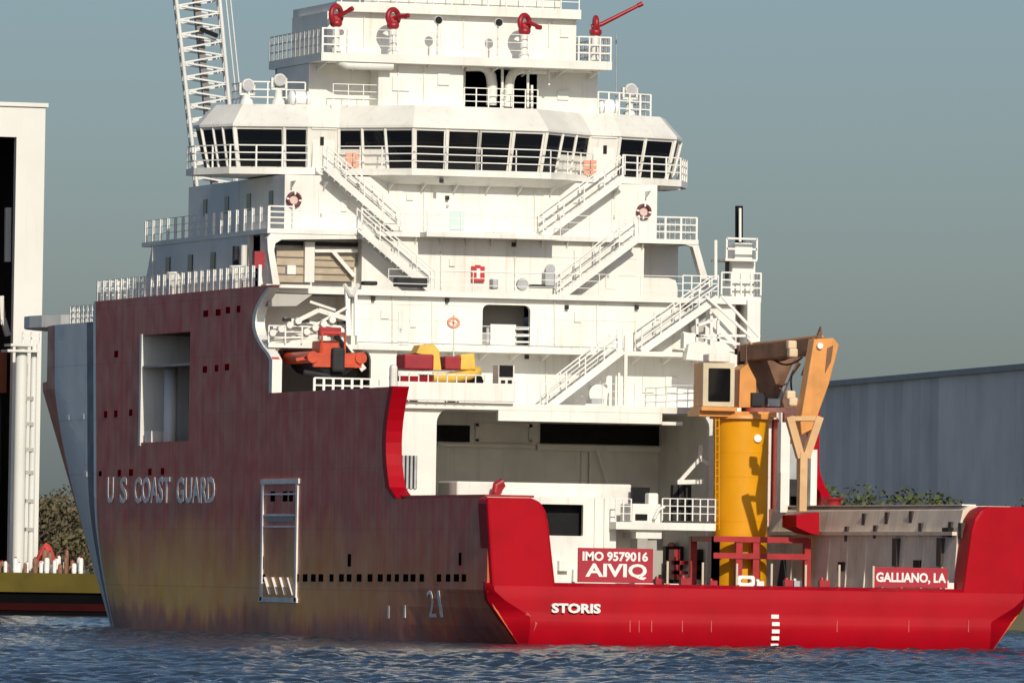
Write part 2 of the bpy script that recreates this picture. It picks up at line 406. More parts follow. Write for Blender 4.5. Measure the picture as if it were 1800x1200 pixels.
for s, yend in ((-1, 15), (1, 27.5)):
    MB().prism(horn_poly(s), .12, 1.6).build('stern_horn', RED, ship, bevel=.12)
    x = 9.35
    r = MB().prism([(s*11.9, 2.3), (s*11.9, 6.3), (s*10.0, 6.3), (s*9.7, 6.1), (s*9.45, 4.9), (s*9.3, 2.3)], 1.62, yend)
    cr = r.build('cargo_rail', BULW, ship)
    if s > 0:
        SLOT = paint('slot_dark', (.05, .035, .03), .7)
        for i in range(9):
            y = 3.2+i*2.55
            MB().prism([(9.27, 2.6), (9.62, 2.6), (9.62, 5.0), (9.42, 5.0)], y, y+.14).build('stiffener', BULW, cr)
        for px_ in (1577, 1655):
            q_ = at(px_, 970, X=9.4); MB().box(9.26, 9.7, q_.y-.3, q_.y+.3, q_.z-.62, q_.z+.62).build('drain_slot', SLOT, cr)
        MB().box(9.25, 9.75, 1.7, 27, 5.0, 5.16).build('rubbing_strip', BULW, cr)
        MB().box(9.75, 10.4, 1.9, 27.4, 6.3, 6.36).build('rail_cap', WHITE, cr)
        for i, (px, py) in enumerate([(1513,912),(1553,910),(1595,908),(1487,938),(1537,936),(1616,932),(1668,930),(1686,932),(1484,995),(1617,992),(1668,935)]):
            yy = (at(px, py, X=9.45)).y; zz = at(px, py, X=9.45).z
            h = .45 if i > 2 else .35
            if i in (8, 9, 10): MB().box(9.27, 9.6, yy-.4, yy+.4, zz-.2, zz+.2).build('rail_pocket', BLACK, cr)
            else: xs_ = 9.3+max(0, zz-2.3)*.057+(.13*max(0, zz-4.9)); MB().box(xs_-.04, xs_+.3, yy-.2, yy+.2, zz-h*.75, zz+h*.75).build('rail_slot', SLOT, cr)
    else:
        MB().box(-12, -9.8, 1.62, 15, 6.3, 6.4).build('rail_cap', REDD, cr)
# transom with rolled lip and chamfered quarters
prof = [(.95, 2.68), (.30, 2.64), (.10, 2.52), (.03, 2.3), (.0, 1.9), (-.02, 1.5), (-.05, 1.3), (-.12, 1.16), (-.15, 1.0), (-.14, .8), (-.08, .45), (.06, .02), (.6, -.9), (1.0, -1.5)]
def tr_ring(y, z):
    bx = hb(.46, z)+.03; c = float(np.interp(z, [-1.5, 0, 1.25, 2.3, 2.7], [.1, .3, 1.25, .25, .2])); ye = max(.5, y+.05)
    return [(-bx, ye+.4, z), (-bx, ye, z), (-bx+c, y, z), (bx-c, y, z), (bx, ye, z), (bx, ye+.4, z)]
vs = []; 
for y, z in prof: vs += tr_ring(y, z)
fs = [(i*6+k, i*6+k+1, i*6+7+k, i*6+6+k) for i in range(len(prof)-1) for k in range(5)]
mb = MB(); mb.add(vs, fs)
transom = mb.build('transom', RED, ship)
for p in transom.data.polygons: p.use_smooth = True
transom.data.set_sharp_from_angle(angle=rad(30))
mb = MB(); mb.box(-11.9, 11.9, .9, 44, 2.3, 2.66); mb.build('main_deck', DECKM, ship)
MB().box(-11.8, 11.8, 37.8, 67.5, 15.9, 16.13).build('forecastle_deck', DECKM, ship)
MB().prism([(-11.5,67.5),(11.5,67.5),(11.5,76),(9.9,BOWSTEP-.1),(-9.9,BOWSTEP-.1),(-11.5,76)], 14.3, 14.5, 'z').build('fore_deck', DECKM, ship)
MB().box(-11.5, 11.5, 68.1, 68.5, 14.4, 16.15).build('forecastle_bulkhead', WHITE, ship)
MB().box(-9.6, 9.6, BOWSTEP-.45, BOWSTEP-.12, 10.9, 14.4).build('bow_bulkhead', WHITE, ship)
MB().prism([(-9.7,BOWSTEP),(9.7,BOWSTEP),(7.2,88),(4,99),(1.4,106),(-1.4,106),(-4,99),(-7.2,88)], 11.2, 11.4, 'z').build('bow_deck', DECKM, ship)

# ---- marks, ports and lettering on the port side
def on_hull(px, py):
    y, z = hull_y(px, py); return y, z
def port(px, py, w, h, mat, name, rim=None, depth=.05):
    y, z = on_hull(px, py); xb = -hb(y, z)
    y0, z0 = on_hull(px-w/2, py+h/2); y1, z1 = on_hull(px+w/2, py-h/2)
    hw = abs(y1-y0)/2; hh = abs(z1-z0)/2
    o = MB().box(xb-.012, xb+.1, y-hw, y+hw, z-hh, z+hh).build(name, mat, hull_o)
    if rim:
        m2 = MB(); t = .07
        for b in ((y-hw-t, y-hw, z-hh-t, z+hh+t), (y+hw, y+hw+t, z-hh-t, z+hh+t), (y-hw, y+hw, z-hh-t, z-hh), (y-hw, y+hw, z+hh, z+hh+t)):
            m2.box(xb-.05, xb+.1, b[0], b[1], b[2], b[3])
        m2.build('port_rim', rim, hull_o)
PORTR = paint('port_dark_red', (.20, .004, .008), .9, .2, 2, spec=0)
HMAR = None; PBLK = paint('port_black', (.006, .006, .006), 1, .1, 2, spec=0)
for px in (522,537,552,565,583,601,614,632,651,669,685,698,714,727,743,772,788,803,817,462): port(px, 1015, 8, 13, PBLK, 'freeing_port', HMAR)
for px, py in ((205,622),(361,649),(381,647),(400,645)): port(px, py, 7, 12, PORTR, 'side_port', HMAR)
for px, py in ((362,551),(385,549),(402,545),(420,543)): port(px, py, 8 if px < 410 else 6, 12, PORTR, 'side_port', HMAR)
for px, py in ((186,728),(204,727),(230,725)): port(px, py, 6, 12, PORTR, 'side_port', HMAR)
for px, py in ((210,831),(231,830),(264,829),(286,828)): port(px, py, 6, 12, PORTR, 'side_port', HMAR)
for px, py in ((119,733),(145,732),(150,833),(177,832)): port(px, py, 5, 9, PBLK if px > 170 else LETW, 'side_port')
for px, py in ((462,988),(615,984),(810,982)): port(px, py, 5, 22, PBLK, 'scupper_slit')
for px, py in ((683,1075),(712,1074)): port(px, py, 3, 22, LETG, 'draft_mark')
def hull_text(body, x0, y0, x1, y1, mat, name, bold=0):
    """lettering running aft along the port side between two picture corners"""
    vs, fs = text_mesh(body, 1, bold=bold)
    ya_, zt = on_hull(x0, y0); yb_, _ = on_hull(x1, y0); _, zb_ = on_hull((x0+x1)/2, y1); _, zt = on_hull((x0+x1)/2, y0)
    out = []
    for a, b, c in vs:
        Y = ya_+(yb_-ya_)*a; Z = zb_+(zt-zb_)*b; out.append((-hb(Y, Z)-.03-c, Y, Z))
    MB().add(out, fs).build(name, mat, hull_o)
for wd_, xa_, xb2 in (('U', 190, 201), ('S', 213, 225), ('COAST', 238, 300), ('GUARD', 312, 379)): hull_text(wd_, xa_, 838, xb2, 884, LETG, 'hull_lettering', .02)
hull_text('2', 752, 1037, 764, 1084, LETG, 'draft_numeral', .0); hull_text('1', 769, 1037, 774, 1084, LETG, 'draft_numeral', .0)
# pilot ladder guide frame
mb = MB(); yA, zA = on_hull(464, 850); yB, zB = on_hull(524, 850); _, zl = on_hull(494, 1056)
for y in (yA, yB): mb.box(-12.27, -12.15, y-.16, y+.16, zl, zA)
mb.box(-12.27, -12.15, yB-.3, yA+.3, zA-.02, zA+.22); mb.box(-12.27, -12.15, yB-.3, yA+.3, zl-.05, zl+.18)
lf = mb.build('ladder_frame', LETG, hull_o)
for i, py in enumerate((868, 905, 925)):
    z = on_hull(494, py)[1]; MB().box(-12.25, -12.15, yB+.2, yA-.2, z-.04, z+.04).build('ladder_crossbar', LETG, hull_o)
mb = MB(); z = on_hull(494, 910)[1]; mb.box(-12.23, -12.15, yB+.7, yA-.7, z-.18, z+.2); mb.build('ladder_plate', paint('ladder_plate_grey', (.38, .33, .32), .5), hull_o)
for k, px in enumerate((480, 502, 512)):
    port(px, 872, 7, 18, PBLK, 'ladder_hole')
mb = MB()
for k in range(4):
    y0_ = yA-.7-(yA-yB-1.4)*k/3.4; zt_ = on_hull(494, 1015)[1]; mb.beam((-12.24, y0_, zt_), (-12.24, y0_-.9, zl+.3), .06, .16, (1,0,0))
mb.build('ladder_hatching', LETG, hull_o)
# recess in the port side
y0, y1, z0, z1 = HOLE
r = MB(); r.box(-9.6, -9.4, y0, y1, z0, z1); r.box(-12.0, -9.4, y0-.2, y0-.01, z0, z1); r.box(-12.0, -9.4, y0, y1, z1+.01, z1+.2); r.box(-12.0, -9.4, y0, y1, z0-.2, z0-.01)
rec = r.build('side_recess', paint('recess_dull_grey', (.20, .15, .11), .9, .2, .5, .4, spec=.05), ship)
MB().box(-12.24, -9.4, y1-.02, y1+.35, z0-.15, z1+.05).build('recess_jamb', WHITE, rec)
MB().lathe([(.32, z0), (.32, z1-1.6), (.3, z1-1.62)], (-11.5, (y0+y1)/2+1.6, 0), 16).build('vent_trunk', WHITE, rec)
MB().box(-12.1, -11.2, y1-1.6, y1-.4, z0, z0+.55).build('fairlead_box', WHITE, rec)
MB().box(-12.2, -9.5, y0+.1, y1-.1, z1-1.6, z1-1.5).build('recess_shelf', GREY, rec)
# transom marks
def on_transom(px, py): 
    p = at(px, py, Y=-.1); return p
for i, py in enumerate((1083, 1096, 1109, 1121, 1134)):
    p = at(1363, py, Y=-.15); zc = p.z
    yy = np.interp(zc, [q[1] for q in prof[::-1]], [q[0] for q in prof[::-1]])
    MB().beam((p.x-.17, yy-.02, zc), (p.x+.17, yy-.02, zc), .1, .17).build('draft_mark', LETW, transom)
def tr_text(body, x0, y0, x1, y1, Y, mat, name, parent, bold=.02, depth=.015):
    vs, fs = text_mesh(body, 1, bold=bold, depth=depth)
    X0, X1, Z0, Z1 = rect(x0, y0, x1, y1, Y)
    return MB().add([(X0+(X1-X0)*a, Y-c, Z0+(Z1-Z0)*b) for a, b, c in vs], fs).build(name, mat, parent)
tr_text('STORIS', 969, 1060, 1055, 1077, -.1, LETW, 'stern_lettering', transom, .04, .08)
for px in (1108, 1124, 1146, 1200, 1251, 1472, 1598, 1703):
    p = at(px, 1098, Y=-.2); MB().beam((p.x, -.15, p.z-.3), (p.x, -.15, p.z+.2), .03, .03).build('weld_bead', paint('worn_red', (.55, .12, .10), .4), transom)
p = at(938, 1098, Y=.1); 
MB().beam((p.x-.4, .02, p.z+.55), (p.x+.05, -.12, p.z+.05), .08, .1).beam((p.x+.05, -.14, p.z+.08), (p.x-.12, 0, p.z-.4), .08, .1).build('quarter_mark', paint('worn_red', (.5, .1, .1)), transom)

# ------------------------------------------------------------------ superstructure
L1, L2, L3, L4, L5, RF, MD, TD = 10.75, 13.55, 16.15, 19.05, 21.8, 25.15, 27.55, 30.1
def X(px, py, Y): return at(px, py, Y=Y).x
def Zp(px, py, Y): return at(px, py, Y=Y).z
def pbox(x0, y0, x1, y1, Y, depth, name, mat, parent, bevel=0):
    a, b, c, d = rect(x0, y0, x1, y1, Y); return MB().box(a, b, Y, Y+depth, c, d).build(name, mat, parent, bevel=bevel)
def rail(pts, h=1.05, nr=3, sp=1.3, name='railing', parent=None, w=.055, wr=.04, mat=None):
    mb = MB(); pts = [Vector(p) for p in pts]
    for a, b in zip(pts[:-1], pts[1:]):
        n = max(1, round((b-a).length/sp))
        for i in range(n+1):
            if i == 0 and a is not pts[0]: continue
            p = a+(b-a)*(i/n); mb.box(p.x-w/2, p.x+w/2, p.y-w/2, p.y+w/2, p.z, p.z+h)
        for k in range(nr):
            dz = Vector((0,0,h*(k+1)/nr)); mb.beam(a+dz, b+dz, wr)
    return mb.build(name, mat or RAILW, parent or ship)
def stairs(top, bot, Y, z1, z0, wd=.95):
    xt, xb = X(*top, Y), X(*bot, Y)
    o = MB()
    for yy in (Y, Y+wd): o.beam((xt, yy, z1), (xb, yy, z0), .09, .34, (0,0,1))
    st = o.build('stairway', WHITE, ship)
    t = MB(); n = 13
    for i in range(n):
        k = (i+.5)/n; x = xt+(xb-xt)*k; z = z1+(z0-z1)*k; t.box(x-.13, x+.13, Y+.06, Y+wd-.06, z-.02, z+.02)
    t.build('treads', SILV, st)
    for yy in (Y, Y+wd):
        h = MB(); up = Vector((0,0,1)); a = Vector((xt, yy, z1+.1)); b = Vector((xb, yy, z0+.1))
        for hh in (.5, .95): h.beam(a+up*hh, b+up*hh, .06)
        for i in range(5):
            q = a+(b-a)*(i/4); h.beam(q, q+up*.97, .055)
        h.build('handrail', RAILW, st)
    return st

# ---- lowest tier: winch garage
GY = 25.0
a, b, c, d = rect(640, 712, 1262, 1020, GY)
xl = -12.0; xr = X(1232, 715, GY)
op = rrect(X(770, 800, GY), X(1250, 800, GY), 2.7, Zp(1000, 722, GY), .65, 'tltr')
gw = MB().holed([(xl, 2.66), (X(1262,800,GY), 2.66), (X(1262,800,GY), 10.45), (xl, 10.45)], [op], GY+.3, GY+.65).build('winch_garage', WHITE, ship)
a, b, c, d = rect(694, 800, 736, 858, GY)
MB().box(a, b, GY+.27, GY+.3, c, d).build('louvre_back', DARK, gw)
for i in range(6):
    x = a+(b-a)*(i+.5)/6; MB().box(x-.05, x+.05, GY+.2, GY+.3, c, d).build('slat', SILV, gw)
BY = 34.0
bw = MB(); bw.box(-11.8, 11.8, BY, BY+.3, 2.66, 10.45); bwo = bw.build('garage_back_wall', PALE, ship)
MB().box(-11.6, -11.4, GY+.7, BY, 2.66, 10.45).build('garage_side_wall', PALE, ship)
MB().box(X(1262,800,GY)+.05, X(1262,800,GY)+.3, GY+.7, BY, 2.66, 10.45).build('garage_side_wall', PALE, ship)
for (x0, y0, x1, y1) in ((760, 747, 826, 776), (950, 746, 1163, 781)):
    q = pbox(x0, y0, x1, y1, BY-.06, .1, 'window', BLACK, bwo)
for (x0, y0, x1, y1) in ((836, 744, 936, 750), (836, 772, 936, 776), (836, 744, 842, 776), (930, 744, 936, 776)): pbox(x0, y0, x1, y1, BY-.14, .14, 'window_frame', PALE, bwo)
pbox(945, 783, 1168, 793, BY-.3, .3, 'ledge', PALE, bwo); pbox(770, 780, 940, 786, BY-.3, .3, 'ledge', PALE, bwo)
pbox(1022, 795, 1030, 850, BY-.25, .25, 'wall_pipe', PALE, bwo); pbox(1036, 795, 1041, 850, BY-.25, .25, 'wall_pipe', PALE, bwo)
MB().beam(at(1050, 790, Y=BY-.5), at(1085, 900, Y=BY-.8), .1).build('brace', PALE, bwo)
MB().box(-11.9, xr, GY, 38, 10.45, L1).box(xr+.01, X(1262,800,GY)+.3, 25.8, 33.2, 10.45, L1-.02).box(xr+.01, 11.9, 33.21, 38, 10.45, L1).build('boat_deck', WHITE, ship)  # middle box extends the deck to keep sun off the garage back wall
pbox(876, 722, 1164, 742, GY+.02, .28, 'deck_beam', WHITE, ship); pbox(1164, 741, 1200, 747, GY+.1, .3, 'beam_strip', WHITE, ship)
bul = pbox(698, 672, 906, 705, GY-.35, .25, 'boat_deck_bulwark', WHITE, ship, .05)
# winch control house and low wall
WY = 22.0
wx0, wx1 = X(803, 860, WY+2), X(1110, 860, WY+2)
MB().box(wx0, wx1, WY+2, WY+5, 2.66, Zp(950, 848, WY+2)).build('winch_casing', WHITE, ship, bevel=.06)
a, b, c, d = rect(880, 873, 1083, 1000, WY)
wh = [rrect(*rect(950, 886, 1025, 941, WY), .06)]
MB().holed([(a, 2.66), (b, 2.66), (b, d), (a, d)], wh, WY, WY+.25).build('winch_house', WHITE, ship)
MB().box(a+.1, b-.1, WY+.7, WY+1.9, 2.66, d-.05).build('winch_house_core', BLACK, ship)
MB().box(b-.2, b, WY+.26, WY+1.95, 2.66, d).build('winch_house_side', WHITE, ship)
MB().box(a, b, WY+.26, WY+1.95, d-.2, d).build('winch_house_roof', WHITE, ship)
pbox(983, 985, 1000, 1003, WY-.3, .3, 'wall_box', WHITE, ship); pbox(1008, 1000, 1014, 1022, WY-.3, .3, 'wall_pipe', WHITE, ship)
MB().tube([at(870, 866, Y=WY+1.4), at(872, 852, Y=WY+1.4), at(884, 846, Y=WY+1.4)], .17, 8).build('hose_reel', REDD, ship)
MB().beam(at(868, 870, Y=WY+1.4), at(882, 850, Y=WY+1.6), .35, .25).build('deck_monitor_red', REDD, ship)
for px in (1045, 1062): pbox(px, 875, px+3, 975, WY-.1, .1, 'wall_pipe', WHITE, ship)
# service platform beside the crane
PY = 21.0
pl = pbox(1083, 918, 1258, 931, PY, 3.2, 'service_platform', WHITE, ship)
a, b, c, d = rect(1083, 895, 1258, 918, PY)
rail([(a, PY+.08, d-.55), (X(1110,905,PY), PY+.08, d-.55)], 1.0, 3, .35)
rail([(X(1165,905,PY), PY+.08, d-.5), (b, PY+.08, d-.5)], 1.0, 3, .38)
pbox(1112, 856, 1142, 886, PY+2.3, .3, 'dark_vent', BLACK, ship)
k1 = pbox(1111, 885, 1164, 935, PY+.3, 1.8, 'valve_cabinet', WHITE, ship, .06)
pbox(1117, 903, 1138, 914, PY+.25, .2, 'cabinet_slot', BLACK, k1); pbox(1140, 866, 1158, 890, PY+.7, .6, 'cabinet_top', WHITE, k1, .08)
MB().tube([at(1150, 912, Y=PY+.1), at(1158, 895, Y=PY+.1), at(1168, 890, Y=PY+.1)], .08, 8).build('cabinet_pipe', WHITE, k1)
pbox(1118, 935, 1163, 946, PY+.1, 2, 'platform_bracket', WHITE, pl)
# frame with A brace
mb = MB(); 
for p, q in (((1232, 782), (1230, 806)), ((1230, 806), (1194, 846)), ((1230, 806), (1245, 815))): mb.beam(at(*p, Y=24.4), at(*q, Y=24.4), .16)
mb.beam(at(1190, 847, Y=24.4), at(1236, 846, Y=24.4), .2, .2); mb.build('hoist_frame', WHITE, ship)
for px in (1188, 1210, 1196): pbox(px-5, 852, px+5, 915, 26.5, .4, 'dark_locker', DARK, ship)
# deck clutter below the platform
for x0, y0, x1, y1, Y, mt, nm in ((1170, 960, 1250, 1000, 30, DARK, 'winch_drum_guard'), (1120, 945, 1165, 1018, 29, GREY, 'bulkhead_post'), (1180, 985, 1245, 992, 27, REDD, 'winch_bar'),
    (1180, 1003, 1245, 1009, 27, REDD, 'winch_bar'), (1185, 965, 1195, 1018, 27, REDD, 'winch_post'), (1225, 965, 1235, 1018, 27, DARK, 'winch_post')):
    a, b, c, d = rect(x0, y0, x1, y1, Y); c = max(c, 2.66); d = max(d, c+.12); MB().box(a, b, Y, Y+.8, c, d).build(nm, mt, ship)

# ---- tier L1-L2 and boat bay
HY = 38.0
MB().box(X(700, 660, HY), 11.6, HY, HY+.3, L1, L2-.02).build('deckhouse_wall', WHITE, ship)
bay = rrect(X(484, 650, 36.6), X(652, 650, 36.6), L1, Zp(560, 609, 36.6), .6, 'tltr')
MB().holed([(-12.15, L1), (X(698, 650, 36.6), L1), (X(698, 650, 36.6), L2-.02), (-12.15, L2-.02)], [[(p[0], max(p[1], L1+.02)) for p in bay]], 36.6, 36.9).build('boat_bay_frame', WHITE, ship)
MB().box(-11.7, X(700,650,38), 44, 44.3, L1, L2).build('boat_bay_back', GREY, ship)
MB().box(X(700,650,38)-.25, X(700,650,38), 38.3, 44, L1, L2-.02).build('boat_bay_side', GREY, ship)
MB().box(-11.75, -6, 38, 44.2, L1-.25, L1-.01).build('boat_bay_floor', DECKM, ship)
pbox(473, 672, 488, 697, 36.2, .38, 'leg_foot', WHITE, ship)
a, b, c, d = rect(666, 640, 698, 682, 16.5); MB().box(max(a, -12.0), b, 16.3, 16.7, 11.0, d).build('bulwark_end', WHITE, ship, bevel=.15)
# ---- L2 walkway
x2r = X(1290, 612, 36.3)
MB().box(-12.1, x2r, 36.3, 38, L2-.22, L2).build('walkway_deck', WHITE, ship)
MB().box(-11.9, 11.8, 38.01, 44, L2-.3, L2-.02).build('walkway_soffit', WHITE, ship)
# ---- tier L2-L3
dr = rrect(*rect(848, 536, 932, 606, 37.9), .28, 'tltr')
dr = [(p[0], max(p[1], L2+.02)) for p in dr]
xw0 = X(628, 560, 37.9)
MB().holed([(xw0, L2), (11.2, L2), (11.2, L3-.2), (xw0, L3-.2)], [dr], 37.9, 38.2).build('deckhouse_wall', WHITE, ship)
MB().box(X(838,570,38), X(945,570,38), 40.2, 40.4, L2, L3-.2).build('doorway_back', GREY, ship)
dd = pbox(862, 570, 907, 606, 38.0, .1, 'door', WHITE, ship); pbox(855, 576, 860, 604, 37.8, .06, 'door_handle', SILV, dd)
for py in (578, 590, 601): MB().beam(at(907, py, Y=37.85), at(930, py, Y=37.85), .08).build('doorway_bar', RAILW, ship)
MB().box(-11.8, xw0, 41, 41.3, L2, L3-.2).build('davit_recess_back', WHITE, ship)
MB().box(xw0-.2, xw0-.01, 38.2, 41, L2, L3-.2).build('davit_recess_side', WHITE, ship)
MB().box(-12, 12, 37.5, 37.8, L3-.25, L3).build('deck_edge', WHITE, ship)
pbox(468, 500, 548, 506, 36.9, .9, 'deck_bracket', WHITE, ship)
mb = MB(); mb.prism([(X(472,510,37.3), L3-.3), (X(548,510,37.3), L3-.3), (X(520,530,37.3), L3-.85), (X(470,530,37.3), L3-.9)], 37.2, 38.6); mb.build('davit_bracket', GREY, ship)
# white scalloped closing plate behind shell edge
mb = MB(); n = 12; poly = []
for i in range(n+1):
    z = 12.9+(16.1-12.9)*i/n; poly.append((-12.18, z))
mb2 = MB(); vs = []; zs = [11.2+(16.1-11.2)*i/16 for i in range(17)]
for z in zs:
    y = UP_P(z); vs += [(-12.22, y-.05, z), (-11.75, y-.05, z), (-11.75, y+.5, z), (-12.22, y+.5, z)]
mb2.add(vs, [(i*4+k, i*4+(k+1)%4, i*4+4+(k+1)%4, i*4+4+k) for i in range(16) for k in range(4)]+[(0,1,2,3), (67,66,65,64)])
mb2.build('shell_end_plate', WHITE, ship)
MB().box(11.6, 12.25, 37.3, 38.4, 11.2, 16.1).build('shell_end_plate', WHITE, ship)
# ---- L3-L4 tier
T4 = 42.2
xa, xb_ = X(636, 460, T4), X(1132, 460, T4)
w4 = MB().box(xa, xb_, T4, T4+.3, L3, L4-.2).build('deckhouse_wall', WHITE, ship)
XP4, XS4 = X(470, 412, 41.8), X(1228, 415, 41.8)
MB().box(XP4, XS4, 41.8, 65, L4-.22, L4).build('upper_walkway_deck', WHITE, ship)
MB().box(X(750, 412, 40.7), X(986, 415, 40.7), 40.7, 41.79, L4-.22, L4).build('walkway_bay', WHITE, ship)
MB().box(XP4+.1, xa, 43.2, 43.4, L3, L4-.22).build('recess_wall', WHITE, ship)
MB().box(xb_, XS4-.1, 44.6, 44.9, L3, L4-.22).build('recess_wall', WHITE, ship)
for xx in (xa, xb_-.25): MB().box(xx, xx+.25, T4+.3, 45, L3, L4-.22).build('recess_side', WHITE, ship)
# shaded port side of that tier
poly = [(45.3, L3), (45.3, L4-.22), (63.2, L4-.22), (65, L3)]
MB().prism(poly, XP4+.05, XP4+.3, 'x').build('deckhouse_side', WHITE, ship)
MB().prism(poly, XS4-.3, XS4-.05, 'x').build('deckhouse_side', WHITE, ship)
MB().box(XP4, XS4, 62.9, 63.1, L3, L4-.2).build('deckhouse_front', WHITE, ship)
# portal legs
lg = [(470, 418), (476, 410), (640, 412), (640, 420), (495, 421), (484, 428), (482, 440), (492, 500), (480, 500), (471, 440)]
MB().prism([(at(*p, Y=41.8).x, min(at(*p, Y=41.8).z, L4-.24)) for p in lg][::-1], 41.81, 42.3).build('portal_leg', WHITE, ship)
lg = [(1130, 414), (1222, 414), (1228, 424), (1250, 508), (1238, 508), (1218, 434), (1205, 424), (1130, 424)]
MB().prism([(at(*p, Y=41.8).x, min(at(*p, Y=41.8).z, L4-.24)) for p in lg][::-1], 41.81, 42.3).build('portal_leg', WHITE, ship)
for k, (x0, y0, x1, y1) in enumerate(((486, 436, 536, 496), (553, 444, 623, 494))):
    o = pbox(x0, y0, x1, y1, 42.75, .4, 'equipment_locker', TAN, ship)
    for i in range(1, 4): pbox(x0, y0+(y1-y0)*i/4-1, x1, y0+(y1-y0)*i/4+1, 42.67, .08, 'locker_bar', paint('tan_dark', (.33,.26,.19), .6), o)
pbox(486, 425, 640, 432, 42.9, .3, 'recess_shade_strip', DARK, ship)  # dark strip paints in the shade under the walkway overhang
pbox(536, 425, 553, 496, 42.45, .3, 'recess_post', WHITE, ship)
mb = MB(); mb.beam(at(585, 442, Y=42.5), at(622, 485, Y=42.5), .18); mb.beam(at(553, 441, Y=42.5), at(628, 441, Y=42.5), .15); mb.build('recess_brace', WHITE, ship)
# ---- L4-L5 house
T5 = 44.0
XP5, XS5 = X(500, 360, T5), X(1155, 360, T5)
h5 = MB().box(XP5, XS5, T5, 61.5, L4, L5-.1).build('deckhouse', WHITE, ship)
for i in range(4):
    y = 46+i*4; MB().box(XP5-.03, XP5+.1, y, y+.7, 20.2, 21.0).build('window', GLASS, h5)
for i in range(4):
    y = 47+i*4.2; MB().box(XP4+.0, XP4+.1, y, y+.8, 17.4, 18.2).build('window', GLASS, h5)
for px in (785, 905): pbox(px, 360 if px < 800 else 320, px+4, 364 if px < 800 else 324, T5-.1, .1, 'wall_lamp', SILV, h5)
o = pbox(791, 372, 817, 404, T5-.06, .06, 'teal_door', TEAL, h5)
pbox(851, 381, 908, 409, T5-.05, .05, 'door', WHITE, h5)
# ------------------------------------------------------------------ bridge
PLAN = [(0, 43), (3.3, 43), (4.4, 44), (6.25, 45.5), (7.75, 45.5), (11, 47), (12, 49.2), (12, 50.3), (8.2, 52), (0, 56.5)]
full = [(-x, y) for x, y in PLAN[1:-1][::-1]]; full = full+PLAN   # runs port fwd .. stern .. stbd fwd
def offs(pl, d):
    n = len(pl); out = []
    for i in range(n):
        p0, p1, p2 = Vector(pl[i-1]), Vector(pl[i]), Vector(pl[(i+1)%n])
        e1 = (p1-p0).normalized(); e2 = (p2-p1).normalized()
        n1 = Vector((e1.y, -e1.x)); n2 = Vector((e2.y, -e2.x)); b = (n1+n2).normalized(); c = max(.5, b.dot(n1))
        out.append(tuple(p1+b*(d/c)))
    return out
# orientation: make outward positive
ar = sum(full[i-1][0]*full[i][1]-full[i][0]*full[i-1][1] for i in range(len(full)))
if ar < 0: full = full[::-1]
Z0, Z1 = 22.1, 24.02
rings = [(offs(full, -.42), Z0), (full, Z1), (offs(full, .12), Z1+.03), (offs(full, .12), Z1+.15), (offs(full, -.75), RF)]
n = len(full); vs = []; 
for pl_, z in rings: vs += [(p[0], p[1], z) for p in pl_]
fs = [(k*n+i, k*n+(i+1)%n, (k+1)*n+(i+1)%n, (k+1)*n+i) for k in range(len(rings)-1) for i in range(n)]
fs.append(tuple(range(n))[::-1]); fs.append(tuple(range((len(rings)-1)*n, len(rings)*n)))
bridge = MB().add(vs, fs).build('bridge', WHITE, ship)
def facet(i0, i1):
    a0, b0 = Vector((*rings[0][0][i0], Z0)), Vector((*rings[0][0][i1], Z0)); a1, b1 = Vector((*rings[1][0][i0], Z1)), Vector((*rings[1][0][i1], Z1))
    nrm = (b0-a0).cross(a1-a0).normalized()
    def P(t, v, o=0): return (a0+(b0-a0)*t)*(1-v)+(a1+(b1-a1)*t)*v+nrm*o
    return P
def idx(x, y): return min(range(n), key=lambda i: (full[i][0]-x)**2+(full[i][1]-y)**2)
def win(P, t0, t1, v0, v1, fr=.05):
    q = [P(t0,v0,.025), P(t1,v0,.025), P(t1,v1,.025), P(t0,v1,.025)]; q2 = [P(t0,v0,-.05), P(t1,v0,-.05), P(t1,v1,-.05), P(t0,v1,-.05)]
    o = MB().add(q+q2, [(0,1,2,3),(7,6,5,4),(0,4,5,1),(1,5,6,2),(2,6,7,3),(3,7,4,0)]).build('window', GLASS, bridge)
    f = MB(); c = [P(t0,v0,.04), P(t1,v0,.04), P(t1,v1,.04), P(t0,v1,.04)]
    return o
def mull(P, t, v0=0, v1=1, w=.12):
    MB().beam(P(t, v0, .04), P(t, v1, .04), w, .12, (0,1,0)).build('mullion', WHITE, bridge)
segs = [((-12,49.2),(-11,47)), ((-11,47),(-7.75,45.5)), ((-6.25,45.5),(-4.4,44)), ((-4.4,44),(-3.3,43)), ((-3.3,43),(0,43)), ((0,43),(3.3,43)), ((3.3,43),(4.4,44)), ((4.4,44),(6.25,45.5)), ((7.75,45.5),(11,47)), ((11,47),(12,49.2))]
lay = {0: [(.05,.34,.04,.95), (.38,.64,.04,.95), (.68,.96,.04,.95)], 1: [(.04,.64,.04,.95), (.70,.97,.04,.95)], 2: [(.04,.46,.5,.95), (.54,.97,.5,.95)], 3: [(.06,.94,.02,.95)],
       4: [(.05,.46,.02,.95), (.54,.97,.02,.95)], 5: [(.03,.46,.02,.95), (.54,.95,.02,.95)], 6: [(.06,.94,.02,.95)], 7: [(.03,.46,.5,.95), (.54,.96,.5,.95)],
       8: [(.03,.44,.04,.95), (.50,.96,.04,.95)], 9: [(.04,.96,.04,.95)]}
for k, (a, b) in enumerate(segs):
    P = facet(idx(*a), idx(*b))
    for w_ in lay[k]: win(P, *w_)
    mull(P, 0); mull(P, 1)
    for w0, w1 in zip(lay[k][:-1], lay[k][1:]): mull(P, (w0[1]+w1[0])/2, w=.1)
P = facet(idx(-12,50.3), idx(-12,49.2))
